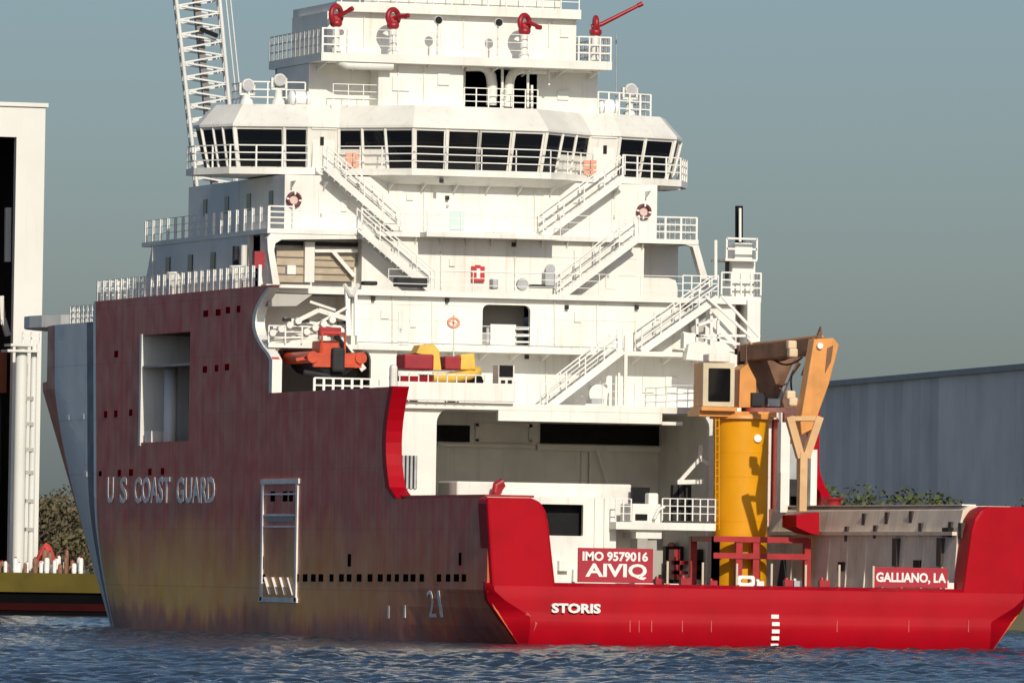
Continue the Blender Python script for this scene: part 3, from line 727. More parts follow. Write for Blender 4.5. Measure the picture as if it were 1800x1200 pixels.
for t in (.06, .54): win(P, t, t+.4, .04, .95)
for s in (-1, 1):
    x0, x1 = sorted((s*6.45, s*7.5)); d_ = MB().box(x0, x1, 45.62, 45.9, 22.1, 23.95).build('bridge_door', WHITE, bridge)
    MB().box(s*7.05-.09, s*7.05+.09, 45.58, 45.63, 23.2, 23.6).build('door_window', GLASS, d_)
    MB().box(x0-.1, x1+.1, 45.45, 45.7, 23.95, 24.02).build('door_lintel', WHITE, d_)
# bridge deck slab with walkway
sp = offs(full, .38); sp = [(p[0], max(p[1], 42.6)) for p in sp]
bd = MB().prism(sp, L5-.02, 22.1, 'z').build('bridge_deck', WHITE, ship)
so_ = MB(); a = [(-4.3, 42.7), (4.3, 42.7), (5.2, 44), (-5.2, 44)]; b = [(-3.6, 43.5), (3.6, 43.5), (4.4, 44.2), (-4.4, 44.2)]
so_.add([(x, y, L5-.03) for x, y in a]+[(x, y, L5-.4) for x, y in b], [(0,1,2,3),(7,6,5,4),(0,4,5,1),(1,5,6,2),(2,6,7,3),(3,7,4,0)]).build('bay_soffit', WHITE, ship)
def ringrail(i, j, z, d=.32, **k):
    pl_ = offs(full, d); ii = idx(*i); jj = idx(*j); pts = []; t = ii
    while True:
        pts.append((pl_[t][0], max(pl_[t][1], 42.65), z))
        if t == jj: break
        t = (t+1) % n
    return rail(pts, **k)
def order(a, b): return (a, b) if (idx(*b)-idx(*a)) % n < n/2 else (b, a)
ringrail(*order((-12,50.3), (-7.75,45.5)), 22.1, sp=1.1, w=.08, wr=.06); ringrail(*order((-6.25,45.5), (6.25,45.5)), 22.1, sp=1.5, w=.05, wr=.05); ringrail(*order((7.75,45.5), (12,50.3)), 22.1, sp=1.0, w=.08, wr=.06)
pbox(1160, 322, 1196, 333, 46.9, 2.5, 'wing_platform', WHITE, ship)
for px in (619, 1037):
    y0 = 269 if px < 800 else 282
    o = MB()
    for i in range(2):
        for j in range(3):
            a, b, c, d = rect(px-11+i*12, y0+j*9, px-1+i*12, y0+7+j*9, 44.6); o.box(a, b, 44.55, 44.65, c, d)
    o.build('orange_lattice_hatch', paint('salmon_paint', (.75, .33, .22), .5), ship)
# ---- bridge top house
B0 = 47.0
xA, xB = X(543, 150, B0), X(1050, 170, B0)
hole = rrect(X(818, 150, B0), X(944, 150, B0), RF+.1, Zp(880, 112, B0), .02, '')
bh = MB().holed([(xA, RF), (xB, RF), (xB, MD-.4), (xA, MD-.4)], [hole], B0, B0+.25).build('mast_house', WHITE, ship)
MB().box(xA, xA+.25, B0+.25, 53, RF, MD-.4).box(xB-.25, xB, B0+.25, 53, RF, MD-.4).box(xA, xB, 52.8, 53, RF, MD-.4).build('mast_house_side', WHITE, ship)
MB().box(X(815,150,B0), X(948,150,B0), 49, 49.2, RF, MD-.4).build('trunk_recess', BLACK, ship)
pbox(665, 102, 815, 194, B0-1.5, 1.48, 'exhaust_casing', WHITE, ship, .05)
def goose(pts, r, nm='gooseneck_vent'):
    MB().tube(pts, r, 12).build(nm, WHITE, ship)
def arc(p0, p1, px, py, Y, r0): pass
g = [at(p, q, Y=46.5) for p, q in ((818, 116), (845, 116), (857, 122), (863, 134), (865, 150), (864, 185))]; goose(g, .26)
g = [at(p, q, Y=46.3) for p, q in ((960, 122), (915, 122), (903, 127), (897, 138), (895, 150), (893, 188))]; goose(g, .24)
g = [at(p, q, Y=45.0) for p, q in ((594, 100), (598, 108), (610, 114), (640, 115), (690, 116))]; goose(g, .22)
MB().tube([at(960, 123, Y=46.2), at(1045, 125, Y=46.2)], .1, 8).build('pipe', WHITE, ship)
for px, y0, y1 in ((883, 110, 190), (965, 110, 150), (928, 110, 190), (935, 150, 196), (1040, 115, 128)): MB().tube([at(px, y0, Y=46.0), at(px, y1, Y=46.0)], .07, 6).build('pipe', WHITE, ship)
rail([(X(585,190,45.8), 45.8, RF), (X(665,190,45.8), 45.8, RF)], 1.0, 3, .8, w=.04, wr=.035)
rail([(X(815,190,45.6), 45.6, RF+.05), (X(945,190,45.6), 45.6, RF+.05)], .95, 3, .6)
# monitor deck
MY = 44.7
xM0, xM1 = X(565, 92, MY), X(1076, 100, MY)
md = MB().box(xM0, xM1, MY, 54, MD-.38, MD+.02).build('monitor_deck', WHITE, ship)
xU0, xU1 = X(575, 50, 46.8), X(1013, 50, 46.8)
uh = MB().box(xU0, xU1, 46.8, 53, MD+.02, TD-.45).build('upper_house', WHITE, ship)
td = MB().box(X(592, 8, 46.3), X(1022, 8, 46.3), 46.3, 54, TD-.45, TD).build('top_deck', WHITE, ship)
MB().box(X(640, 8, 47.5), X(985, 8, 47.5), 47.5, 52.5, TD, TD+2.6).build('radar_house', WHITE, ship)
rail([(X(600,3,46.4), 46.4, TD), (X(1018,3,46.4), 46.4, TD)], 1.1, 3, .9)
rail([(xM0+.06, 54, MD+.02), (xM0+.06, MY+.06, MD+.02), (X(612,80,MY), MY+.06, MD+.02)], 1.15, 3, .75, w=.1, wr=.07)
rail([(X(1018,80,MY), MY+.06, MD+.02), (xM1-.06, MY+.06, MD+.02), (xM1-.06, 54, MD+.02)], 1.15, 3, .6, w=.08, wr=.07)
rail([(X(612,80,MY), MY+.06, MD+.02), (X(1018,80,MY), MY+.06, MD+.02)], 1.15, 3, 2.2, w=.035, wr=.03)
for px, py in ((770, 36), (876, 40)):
    p = at(px, py, Y=45.15); fl_ = MB().lathe([(.12, .16), (.21, .02), (.21, -.1)], (p.x, 45.15, p.z), 16, 'y').build('floodlight', SILV, ship)
    MB().lathe([(.17, -.13), (.17, -.1)], (p.x, 45.15, p.z), 16, 'y').build('lens', GLASS, fl_)
    MB().tube([(p.x, 45.2, MD), (p.x, 45.2, p.z-.2)], .045, 6).build('lamp_post', WHITE, fl_)
# bridge-top rails and side
rf = offs(full, -.9)
def rfp(x, y): i = idx(x, y); return (rf[i][0], rf[i][1], RF)
rail([(X(437,190,48), 51, RF), (X(437,190,48), 48, RF), (xA-.1, 47.3, RF)], 1.1, 3, .8, w=.07, wr=.06)
rail([(xB+.1, 47.2, RF), (X(1143,210,48.5), 48.5, RF), (X(1143,210,48.5), 52, RF)], 1.1, 3, .7, w=.08, wr=.06)
# ---- walkway rails
rail([(xa-.1, 41.86, L4), (X(750,400,41.86), 41.86, L4)], 1.0, 3, 1.2, w=.035, wr=.03)
rail([(X(752,400,40.76), 40.76, L4), (X(985,400,40.76), 40.76, L4)], 1.0, 3, 1.6, w=.035, wr=.03)
rail([(X(985,400,41.86), 41.86, L4), (X(1140,400,41.86), 41.86, L4)], 1.0, 3, 1.4, w=.035, wr=.03)
rail([(XP5-.15, 41.9, L4), (XP4+.08, 41.9, L4)], 1.05, 4, .9, w=.12, wr=.07)
rail([(XP4+.08, 41.9, L4), (XP4+.08, 64.5, L4)], 1.05, 3, 1.45, w=.13, wr=.03)
rail([(X(1142,400,41.9), 41.9, L4), (XS4-.08, 41.9, L4), (XS4-.08, 62, L4)], 1.05, 3, .8, w=.1, wr=.07)
rail([(-12.05, 38.2, FT), (-12.05, 68.2, FT)], 1.0, 3, 1.15, w=.15, wr=.03)
rail([(-12.05, 68.2, FT), (-6, 68.2, FT)], 1.0, 3, 1.05, w=.1, wr=.05)
rail([(xa, 37.65, L3), (X(1200,505,37.65), 37.65, L3)], 1.0, 3, 2.0, w=.035, wr=.03)
rail([(X(1200,505,37.65), 37.65, L3), (X(1262,505,37.65), 37.65, L3)], 1.05, 3, .5, w=.06, wr=.05)
rail([(xw0, 36.36, L2), (X(1095,600,36.36), 36.36, L2)], 1.0, 3, 2.0, w=.035, wr=.03)
rail([(X(905,700,GY), GY+.08, L1), (X(950,700,GY), GY+.08, L1)], 1.0, 3, .8, w=.035, wr=.03)
rail([(X(1060,700,GY), GY+.08, L1), (xr-.1, GY+.08, L1), (xr-.1, 33, L1)], 1.0, 3, 1.5, w=.045, wr=.03)
rail([(X(552,690,31), 31, L1+.1), (X(668,690,31), 31, L1+.1)], 1.0, 3, .42, w=.11, wr=.07)
rail([(X(702,690,24.7), 24.7, L1), (X(852,690,24.7), 24.7, L1)], 1.25, 3, .45, w=.05, wr=.05)
# ---- stairs
stairs((575, 303), (705, 408), 43.0, 22.0, L4, .8); stairs((1098, 316), (955, 410), 43.0, 22.0, L4, .8)
stairs((635, 412), (765, 507), 41.0, L4, L3, .78); stairs((1123, 416), (985, 511), 41.0, L4, L3, .78)
stairs((1262, 516), (1128, 612), 36.6, L3, L2); stairs((1095, 612), (962, 706), 35.2, L2, L1)
# L2 to L1 shading frame posts
for px in (1100,): pbox(px-3, 590, px+3, 712, 36.0, .15, 'walkway_post', WHITE, ship)
pbox(1086, 655, 1090, 712, 36.2, .12, 'walkway_post', WHITE, ship)
# fire station, wall boxes, clutter on L3 and L1
o = pbox(829, 468, 852, 495, T4-.15, .15, 'fire_box', paint('fire_red', (.52, .03, .03), .4), ship)
pbox(829, 477, 852, 479, T4-.17, .03, 'box_band', LETW, o); pbox(838, 472, 844, 490, T4-.18, .03, 'box_mark', LETW, o); pbox(836, 466, 845, 468, T4-.12, .1, 'box_top', REDD, o)
for x0, y0, x1, y1, mt in ((866, 490, 876, 508, SILV), (935, 500, 975, 506, DARK), (958, 478, 976, 504, SILV), (640, 494, 664, 501, DARK), (697, 488, 752, 504, DARK)):
    Yc = 39.6; pbox(x0, y0, x1, y1, Yc, .6, 'deck_gear', mt, ship, .05)
for px in (967, 966): pass
p = at(918, 500, Y=39.5); MB().lathe([(.28, 0), (.3, .1), (.28, .2)], (p.x, 39.4, p.z), 14, 'y').build('hose_reel', SILV, ship)
p = at(968, 473, Y=41.9); MB().lathe([(.24, 0), (.24, .1)], (p.x, 41.9, p.z), 14, 'y').build('hose_reel', SILV, ship)
p = at(1052, 692, Y=30); MB().lathe([(.45, 0), (.45, .15), (.3, .18)], (p.x, 30, p.z), 18, 'y').build('capstan_drum', WHITE, ship); pbox(1040, 700, 1062, 709, 29.9, .8, 'capstan_base', SILV, ship)
v = pbox(876, 642, 904, 698, 26, .9, 'control_cabinet', WHITE, ship)
pbox(878, 642, 902, 662, 25.95, .06, 'cabinet_screen', BLACK, v)
for i in range(2):
    for j in range(2): pbox(881+i*12, 668+j*15, 888+i*12, 678+j*15, 25.95, .06, 'cabinet_port', BLACK, v)
for px, py, Y in ((785, 348, T5), (902, 430, T4), (655, 525, 37.9), (785, 528, 37.9), (995, 540, 37.9), (1118, 540, 37.9), (925, 627, 37.9), (1205, 540, 37.9), (775, 318, 42.9)):
    MB().box(at(px,py,Y=Y).x-.08, at(px,py,Y=Y).x+.08, Y-.2, Y, at(px,py,Y=Y).z-.1, at(px,py,Y=Y).z+.1).build('wall_lamp', DARK, ship)
# knees under the deck edges, conduits, vents and plate seams on the white walls
for x0, x1, Y0, Y1, zt_, st in ((X(640,412,T4), X(1130,412,T4), 41.85, T4, L4-.22, 1.25), (xw0, x2r-1, 36.4, 37.9, L2-.22, 1.5), (XP5+.3, XS5-.3, 43.2, T5, L5-.42, 1.6), (xM0+.4, xM1-.4, MY+.1, MY+2.2, MD-.38, 1.7)):
    k = 0
    while x0+k*st < x1:
        MB().prism([(Y0, zt_), (Y1, zt_), (Y1, zt_-.35)], x0+k*st-.03, x0+k*st+.03, 'x').build('deck_knee', WHITE, ship); k += 1
for px, y0, y1, Y in ((655, 325, 405, T5), (745, 325, 405, T5), (940, 325, 405, T5), (1010, 440, 508, T4), (775, 440, 508, T4), (905, 440, 508, T4), (690, 520, 606, 37.9), (760, 530, 606, 37.9), (975, 520, 606, 37.9), (1050, 520, 606, 37.9),
    (730, 620, 640, HY), (960, 620, 704, HY), (700, 105, 190, B0-1.5), (745, 105, 190, B0-1.5), (640, 30, 84, 46.8), (815, 30, 84, 46.8), (965, 30, 84, 46.8)):
    MB().tube([at(px, y0, Y=Y-.05), at(px, y1, Y=Y-.05)], .028, 6).build('conduit', WHITE, ship)
for x0, y0, x1, y1, Y in ((715, 340, 727, 352, T5), (1008, 345, 1020, 357, T5), (600, 352, 610, 372, T5), (790, 455, 800, 468, T4), (1060, 455, 1075, 470, T4), (670, 545, 684, 560, 37.9), (1010, 548, 1022, 566, 37.9), (1150, 548, 1160, 562, 37.9), (720, 560, 732, 575, 37.9),
    (1000, 640, 1012, 655, HY), (1130, 662, 1150, 690, HY), (1170, 662, 1190, 690, HY), (690, 135, 720, 160, B0-1.5), (770, 130, 790, 150, B0-1.5), (985, 50, 1000, 66, 46.8), (980, 160, 1000, 176, B0)):
    v_ = pbox(x0, y0, x1, y1, Y-.09, .09, 'wall_box', WHITE, ship, .015)
# accommodation doors
for x0, y0, x1, y1, Y in ((560, 345, 582, 405, T5), (1075, 350, 1096, 407, T5), (1035, 650, 1058, 706, HY), (700, 548, 722, 606, 37.9), (1065, 455, 1087, 508, T4)):
    dd_ = pbox(x0, y0, x1, y1, Y-.05, .05, 'door', WHITE, ship, .02); pbox(x0+3, (y0+y1)/2, x0+6, (y0+y1)/2+6, Y-.1, .05, 'door_handle', SILV, dd_)
# seams: raised weld strips on the big white walls
for x0, y0, x1, y1, Y in ((770, 330, 771, 408, T5), (560, 330, 561, 408, T5), (1000, 330, 1001, 408, T5), (630, 535, 845, 536, 37.9), (935, 535, 1190, 536, 37.9), (760, 480, 1120, 481, T4), (840, 440, 841, 508, T4), (705, 670, 1210, 671, 38), (615, 520, 617, 606, 37.9), (720, 520, 721, 606, 37.9), (1060, 520, 1061, 606, 37.9), (630, 562, 845, 563, 37.9), (935, 562, 1120, 563, 37.9), (500, 378, 1150, 379, T5), (760, 450, 1120, 451, T4)):
    if x0 < 628 and Y == 37.9: continue
    pbox(x0, y0, x1, y1, Y-.025, .025, 'weld_strip', WHITE, ship)

# ------------------------------------------------------------------ starboard stack tower
TY = 38.6
tw = pbox(1287, 455, 1328, 524, TY, 1.1, 'stack_tower', WHITE, ship, .04)
pbox(1265, 521, 1338, 530, TY-1.0, 3.2, 'stack_platform', WHITE, tw)
pbox(1275, 455, 1331, 459, TY-.6, 2.2, 'stack_gallery', WHITE, tw)
pbox(1292, 427, 1324, 456, TY, 1.0, 'stack_box', WHITE, tw, .04)
a, b, c, d = rect(1268, 500, 1337, 521, TY-.95)
rail([(a, TY-.95, d-.5), (b, TY-.95, d-.5), (b, TY+2, d-.5)], 1.05, 3, .45, parent=tw, w=.08, wr=.07)
a, b, c, d = rect(1277, 440, 1330, 456, TY-.55)
rail([(a, TY-.55, c), (b, TY-.55, c), (b, TY+1.4, c)], .98, 2, 1.3, parent=tw, w=.09, wr=.09)
MB().tube([at(1299, 428, Y=TY+.4), at(1299, 362, Y=TY+.4)], .19, 12).build('exhaust_pipe', BLACK, tw)
MB().tube([at(1301, 425, Y=TY-.05), at(1301, 366, Y=TY-.05)], .07, 8).build('exhaust_guard', WHITE, tw)
MB().tube([at(1258, 492, Y=TY), at(1258, 422, Y=TY)], .09, 8).build('whip_mast', WHITE, tw)
pbox(1279, 458, 1288, 495, TY+.5, .4, 'tower_ladder', DARK, tw)
pbox(1272, 531, 1324, 545, TY+.2, 1.2, 'tower_base_shade', GREY, tw);  # grey box paints in the shadow under the stack platform
mb = MB(); mb.prism([(at(p[0], p[1], Y=TY).x, at(p[0], p[1], Y=TY).z) for p in ((1325, 546), (1338, 590), (1300, 612), (1225, 612), (1240, 560), (1262, 546))], TY+.3, TY+1.2); mb.build('tower_skirt', WHITE, tw)
mb = MB()
for p, q in (((1240, 520), (1320, 592)), ((1268, 520), (1335, 592)), ((1225, 560), (1225, 612)), ((1250, 555), (1250, 612)), ((1225, 590), (1310, 590)), ((1200, 585), (1300, 605)), ((1262, 560), (1262, 600)), ((1225, 572), (1262, 560))): mb.beam(at(*p, Y=36.4), at(*q, Y=36.4), .12)
mb.build('access_gantry', RAILW, ship)
mb = MB(); mb.prism([(at(*p, Y=36.1).x, at(*p, Y=36.1).z) for p in ((1224, 600), (1300, 628), (1300, 640), (1200, 632), (1205, 605))], 35.6, 36.1); mb.build('gantry_plate', WHITE, ship)
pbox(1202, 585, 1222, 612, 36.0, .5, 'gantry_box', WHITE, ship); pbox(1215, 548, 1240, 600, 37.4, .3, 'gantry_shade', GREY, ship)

# ------------------------------------------------------------------ port davit over the rescue boat
dv = thing('boat_davit', 'white boat davit of jumbled arms above the orange rescue boat', 'davit', tuple(at(560, 600, Y=37.0)))
DY = 36.0
mb = MB()
for p, q, w in (((470, 590), (560, 545), .2), ((560, 545), (610, 560), .22), ((610, 505), (612, 590), .22), ((625, 505), (625, 590), .14), ((480, 575), (540, 590), .12), ((500, 560), (600, 575), .12), ((520, 590), (610, 540), .12),
    ((470, 600), (560, 590), .16), ((590, 585), (640, 650), .28), ((575, 580), (615, 640), .12), ((545, 530), (590, 545), .12), ((605, 500), (618, 520), .14), ((630, 500), (618, 520), .14)):
    mb.beam(at(*p, Y=DY+.6), at(*q, Y=DY+.2), w)
mb.build('davit_arm', WHITE, dv)
mb = MB()
for i in range(9):
    p = at(480+i*15, 585-((i*7) % 26), Y=DY); mb.lathe([(.16, 0), (.18, .2), (.1, .3)], (p.x, p.y, p.z), 10, 'y')
mb.build('sheave', WHITE, dv)
mb = MB()
for i in range(7):
    p = at(505+i*16, 562+((i*11) % 20), Y=DY+.35); mb.box(p.x-.18, p.x+.2, p.y, p.y+.25, p.z-.07, p.z+.09)
mb.build('winch_housing', DARK, dv)
rl = rail([(X(472,600,36.2), 36.2, Zp(500,603,36.2)), (X(560,590,36.2), 36.2, Zp(500,603,36.2))], .8, 3, .7, parent=dv, w=.07, wr=.06)
pbox(562, 575, 600, 590, DY-.2, .3, 'davit_head', REDD, dv, .04); MB().beam(at(590, 590, Y=DY-.1), at(632, 645, Y=DY-.1), .25, .2).build('fall_arm', BLACK, dv)
MB().beam(at(568, 590, Y=DY-.1), at(568, 625, Y=DY-.1), .3, .3).build('hook_block', WHITE, dv)

# ------------------------------------------------------------------ boats
def boat_hull(mb, x, y0, y1, z, w, h, n=10, m=8, bow=1):
    """open boat running along Y, bow away from the stern"""
    vs = []
    for i in range(n+1):
        t = i/n; y = y0+(y1-y0)*t; hw = w/2*(1-max(0, (t-.55)/.45)**2.2); zz = z+h*.45*max(0, (t-.5)/.5)**2
        for j in range(m+1):
            a = -1+2*j/m; xx = x+hw*a; d = h*(1-abs(a)**3)
            vs.append((xx, y, zz+h-d))
    fs = [(i*(m+1)+j, i*(m+1)+j+1, (i+1)*(m+1)+j+1, (i+1)*(m+1)+j) for i in range(n) for j in range(m)]
    fs.append(tuple(range(m+1))); mb.add(vs, fs, False)
    top = [i*(m+1) for i in range(n+1)]+[i*(m+1)+m for i in reversed(range(n+1))]
    mb.add([(v[0], v[1], v[2]-.12) for v in (vs[k] for k in top)], [tuple(range(len(top)))])
    return vs
bp_ = at(578, 650, Y=34.0)
rb = thing('rescue_boat', 'orange rescue boat hanging in the davit of the port boat bay', 'boat', (bp_.x, 34.5, bp_.z))
mb = MB(); boat_hull(mb, bp_.x, 32.8, 39.5, bp_.z-.25, 2.3, .8); mb.build('boat_hull', BLACK, rb)
for s in (-1, 1):
    MB().tube([(bp_.x+s*1.15, 32.6, bp_.z+.55), (bp_.x+s*1.15, 36.5, bp_.z+.55), (bp_.x+s*.95, 38, bp_.z+.65), (bp_.x+s*.3, 39.5, bp_.z+.85)], .28, 10).build('collar', ORANGE, rb)
MB().box(bp_.x-1.1, bp_.x+1.2, 32.7, 32.95, bp_.z+.1, bp_.z+.75).build('transom_board', ORANGE, rb)
MB().box(bp_.x-.45, bp_.x+.5, 34, 35.4, bp_.z+.5, bp_.z+1.35).build('console', ORANGE, rb, bevel=.08)
MB().box(bp_.x-.3, bp_.x+.3, 32.3, 32.75, bp_.z-.1, bp_.z+1.0).build('outboard_motor', DARK, rb, bevel=.1)
mb = MB(); 
for s in (-1, 1): mb.tube([(bp_.x+s*.55, 33.3, bp_.z+.6), (bp_.x+s*.55, 33.3, bp_.z+1.7)], .05, 6)
mb.tube([(bp_.x-.55, 33.3, bp_.z+1.7), (bp_.x+.55, 33.3, bp_.z+1.7)], .05, 6); mb.build('roll_bar', ORANGE, rb)
MB().tube([(bp_.x-1.5, 32.9, bp_.z-.15), (bp_.x-.2, 32.9, bp_.z-.3)], .12, 8).build('keel_guard', DARK, rb)
for px, py in ((520, 632), (534, 628)): MB().beam(at(px, py, Y=33), at(px+22, py-4, Y=33), .14).build('grab_beam', ORANGE, rb)

wy = 27.2
wb = thing('workboat', 'small work boat with yellow collar and dark red cabin on the deck', 'boat', tuple(at(780, 676, Y=wy)))
a, b, c, d = rect(705, 648, 850, 676, wy)
def xsect(x, w): return w
mb = MB(); vs = []; N = 10
for i in range(N+1):
    t = i/N; x = a+(b-a)*t; hw = 1.0*(1-max(0, (t-.6)/.4)**2.2); lift = .35*max(0, (t-.55)/.45)**2
    for j in range(9):
        q = -1+2*j/8; vs.append((x, wy+1+hw*q, L1+.25+lift+.95*abs(q)**2.6))
mb.add(vs, [(i*9+j, i*9+j+1, (i+1)*9+j+1, (i+1)*9+j) for i in range(N) for j in range(8)]+[tuple(range(9))]); mb.build('boat_hull', REDD, wb)
for s in (-1, 1):
    MB().tube([(a+1.5, wy+1+s*1.0, L1+1.15), (a+(b-a)*.6, wy+1+s*1.0, L1+1.15), (a+(b-a)*.85, wy+1+s*.6, L1+1.3), (b, wy+1, L1+1.5)], .24, 10).build('collar', CYEL, wb)
MB().tube([(b-.5, wy+.55, L1+1.0), (b+.05, wy+1, L1+1.05)], .3, 8).build('bow_fender', BLACK, wb)
pbox(711, 622, 763, 650, wy+.2, 1.4, 'cabin', REDD, wb, .08)
mb = MB().prism([(at(*p, Y=wy).x, at(*p, Y=wy).z) for p in ((735, 620), (742, 606), (765, 604), (775, 615), (779, 650), (765, 650), (760, 625))], wy+.3, wy+1.3); mb.build('wheel_cowl', CYEL, wb)
pbox(782, 626, 812, 650, wy+.3, 1, 'seat_box', REDD, wb, .06)
mb = MB().prism([(at(*p, Y=wy).x, at(*p, Y=wy).z) for p in ((810, 650), (813, 622), (838, 620), (841, 650))], wy+.3, wy+1.3); mb.build('engine_cowl', CYEL, wb, bevel=.08)
MB().tube([at(747, 622, Y=wy+.4), at(747, 605, Y=wy+.4)], .06, 6).build('post', REDD, wb)
for x in (a+.8, b-1.2): MB().box(x-.1, x+.1, wy+.2, wy+1.8, L1, L1+.5).build('cradle', DARK, wb)
# signal pole
p0 = at(797, 640, Y=30); p1 = at(797, 575, Y=30)
sg = thing('deck_light_pole', 'thin pole topped by a red hoop beside the yellow work boat', 'pole', (p0.x, 30, L1))
MB().tube([(p0.x, 30, L1), (p0.x, 30, p1.z)], .035, 6).build('pole', WHITE, sg)
mb = MB(); R_ = .26
mb.tube([(p1.x+R_*math.cos(t*math.pi/8), 30, p1.z+.2+R_*.8*math.sin(t*math.pi/8)) for t in range(17)], .06, 6, False); mb.build('hoop', paint('salmon_paint', (.75,.33,.22)), sg)
mb = MB(); mb.beam((p1.x-.3, 30, p1.z+.3), (p1.x+.3, 30, p1.z+.1), .06).beam((p1.x, 30, p1.z+.55), (p1.x, 30, p1.z-.05), .06); mb.build('cross_arm', paint('salmon_paint', (.75,.33,.22)), sg)

# ------------------------------------------------------------------ lifebuoys
def lifebuoy(px, py, Y, label):
    p = at(px, py, Y=Y-.14); o = thing('lifebuoy', label, 'lifebuoy', (p.x, Y-.14, p.z), 'lifebuoys on the house below the bridge')
    R, r = .30, .085; vs = []; n1, n2 = 24, 8
    def seg(lo, hi, nm, mt):
        vs = []; k = hi-lo
        for i in range(lo, hi+1):
            t = 2*math.pi*i/n1
            for j in range(n2):
                q = 2*math.pi*j/n2; vs.append((p.x+(R+r*math.cos(q))*math.cos(t), Y-.14+r*math.sin(q), p.z+(R+r*math.cos(q))*math.sin(t)))
        MB().add(vs, [(i*n2+j, i*n2+(j+1)%n2, (i+1)*n2+(j+1)%n2, (i+1)*n2+j) for i in range(k) for j in range(n2)], True).build(nm, mt, o)
    DR = paint('buoy_dark_red', (.10, .02, .022), .5)
    for q in range(4): seg(q*6, q*6+5, 'ring_segment', DR); seg(q*6+5, q*6+6, 'reflective_band', LETW)
    MB().box(p.x-.2, p.x+.2, Y-.06, Y-.01, p.z-.2, p.z+.2).build('holder', paint('pink_plate', (.70, .50, .45), .5), o)
lifebuoy(517, 351, T5, 'dark red lifebuoy on white wall beside the shaded port rail')
lifebuoy(1132, 372, T5, 'dark red lifebuoy on white wall on the starboard house corner')

# ------------------------------------------------------------------ fire monitors
def monitor(px, py, Y, ang, label, ln=1.5, el=.4, red=.42):
    p = at(px, py, Y=Y); o = thing('fire_monitor', label, 'fire monitor', (p.x, Y, MD+.02), 'red fire monitors on the monitor deck')
    z = p.z
    MB().lathe([(.26, MD+.02), (.26, MD+.2), (.18, MD+.25), (.18, z-.3)], (p.x, Y, 0), 14).build('pedestal', WHITE, o)
    MB().lathe([(.24, z-.4), (.3, z-.3), (.3, z-.15), (.2, z-.1)], (p.x, Y, 0), 14).build('swivel', REDD, o)
    d = Vector((math.sin(ang), -math.cos(ang), 0)); s = Vector((d.y, -d.x, 0))
    # looped water-way
    q = Vector((p.x, Y, z)); mb = MB()
    mb.tube([q+s*(red*math.cos(t*math.pi/10))+Vector((0,0,red*math.sin(t*math.pi/10)+.15)) for t in range(-3, 14)], .13, 10); mb.build('waterway_loop', REDD, o)
    tip = q+d*(ln*math.cos(el))+Vector((0,0,.1+ln*math.sin(el)))
    MB().tube([q-d*.2+Vector((0,0,.0)), q+d*.3+Vector((0,0,.15)), tip], .14, 10, r2=.085).build('barrel', REDD, o)
    MB().tube([tip-(tip-q).normalized()*.25, tip], .12, 10).build('nozzle', REDD, o)
    MB().box(p.x-.18, p.x+.18, Y-.18, Y+.18, z-.25, z+.1).build('gear_box', REDD, o, bevel=.05)
monitor(591, 32, 45.6, rad(40), 'stubby red fire monitor on the port corner of the monitor deck', 1.0, .35)
monitor(691, 36, 45.3, rad(30), 'red fire monitor with round loop before white wall between the port corner and a floodlight', 1.0, .1, .36)
monitor(922, 46, 45.3, rad(35), 'red fire monitor with round loop between a floodlight and the starboard rail', 1.0, -.2, .36)
monitor(1047, 48, 45.6, rad(80), 'red fire monitor with long barrel raised to starboard over the rail', 2.5, .45, .3)

# ------------------------------------------------------------------ searchlights and life-raft canisters on the bridge top
def searchlight(px, py, Y, label, h=1.3):
    p = at(px, py, Y=Y); o = thing('searchlight', label, 'searchlight', (p.x, Y, RF), 'searchlights on the bridge roof')
    MB().lathe([(.34, RF), (.3, RF+.2), (.2, RF+.35), (.17, p.z-.45)], (p.x, Y, 0), 14).build('pedestal', WHITE, o)
    mb = MB(); 
    for s in (-1, 1): mb.box(p.x+s*.34-.05, p.x+s*.34+.05, Y-.1, Y+.1, p.z-.4, p.z+.1)
    mb.box(p.x-.38, p.x+.38, Y-.1, Y+.1, p.z-.48, p.z-.38); mb.build('yoke', WHITE, o)
    MB().lathe([(.2, .28), (.3, .1), (.3, -.28), (.26, -.3)], (p.x, Y, p.z), 16, 'y').build('lamp_housing', WHITE, o)
    MB().lathe([(.25, -.31), (.25, -.3)], (p.x, Y, p.z), 16, 'y').build('lens', SILV, o)
searchlight(434, 150, 48.2, 'white searchlight nearest the lattice crane boom on the bridge roof')
searchlight(490, 141, 47.6, 'tall white searchlight next to the shaded side of the mast house')
searchlight(1107, 158, 49.0, 'white searchlight on the starboard end of the bridge roof')
def canister(px, py, Y, label):
    p = at(px, py, Y=Y); o = thing('liferaft_canister', label, 'life raft', (p.x, Y, RF), 'white life raft canisters on the bridge roof')
    gl = paint('gloss_white', (.86, .86, .86), .15, .01, 1)
    MB().lathe([(.02, -.55), (.33, -.5), (.38, -.4), (.38, .4), (.33, .5), (.02, .55)], (p.x, Y, p.z), 18, 'x').build('canister', gl, o)
    for s in (-.28, .28): MB().lathe([(.40, -.03), (.40, .03)], (p.x+s, Y, p.z), 18, 'x').build('strap', SILV, o)
    MB().box(p.x-.4, p.x+.4, Y-.3, Y+.3, RF, p.z-.3).build('cradle', WHITE, o)
canister(526, 174, 46.75, 'glossy white life raft canister beside the port searchlights')
canister(1068, 189, 47.6, 'glossy white life raft canister by the starboard searchlight')
MB().tube([at(1083, 190, Y=48), at(1083, 60, Y=48)], .03, 6).build('whip_antenna', SILV, ship)

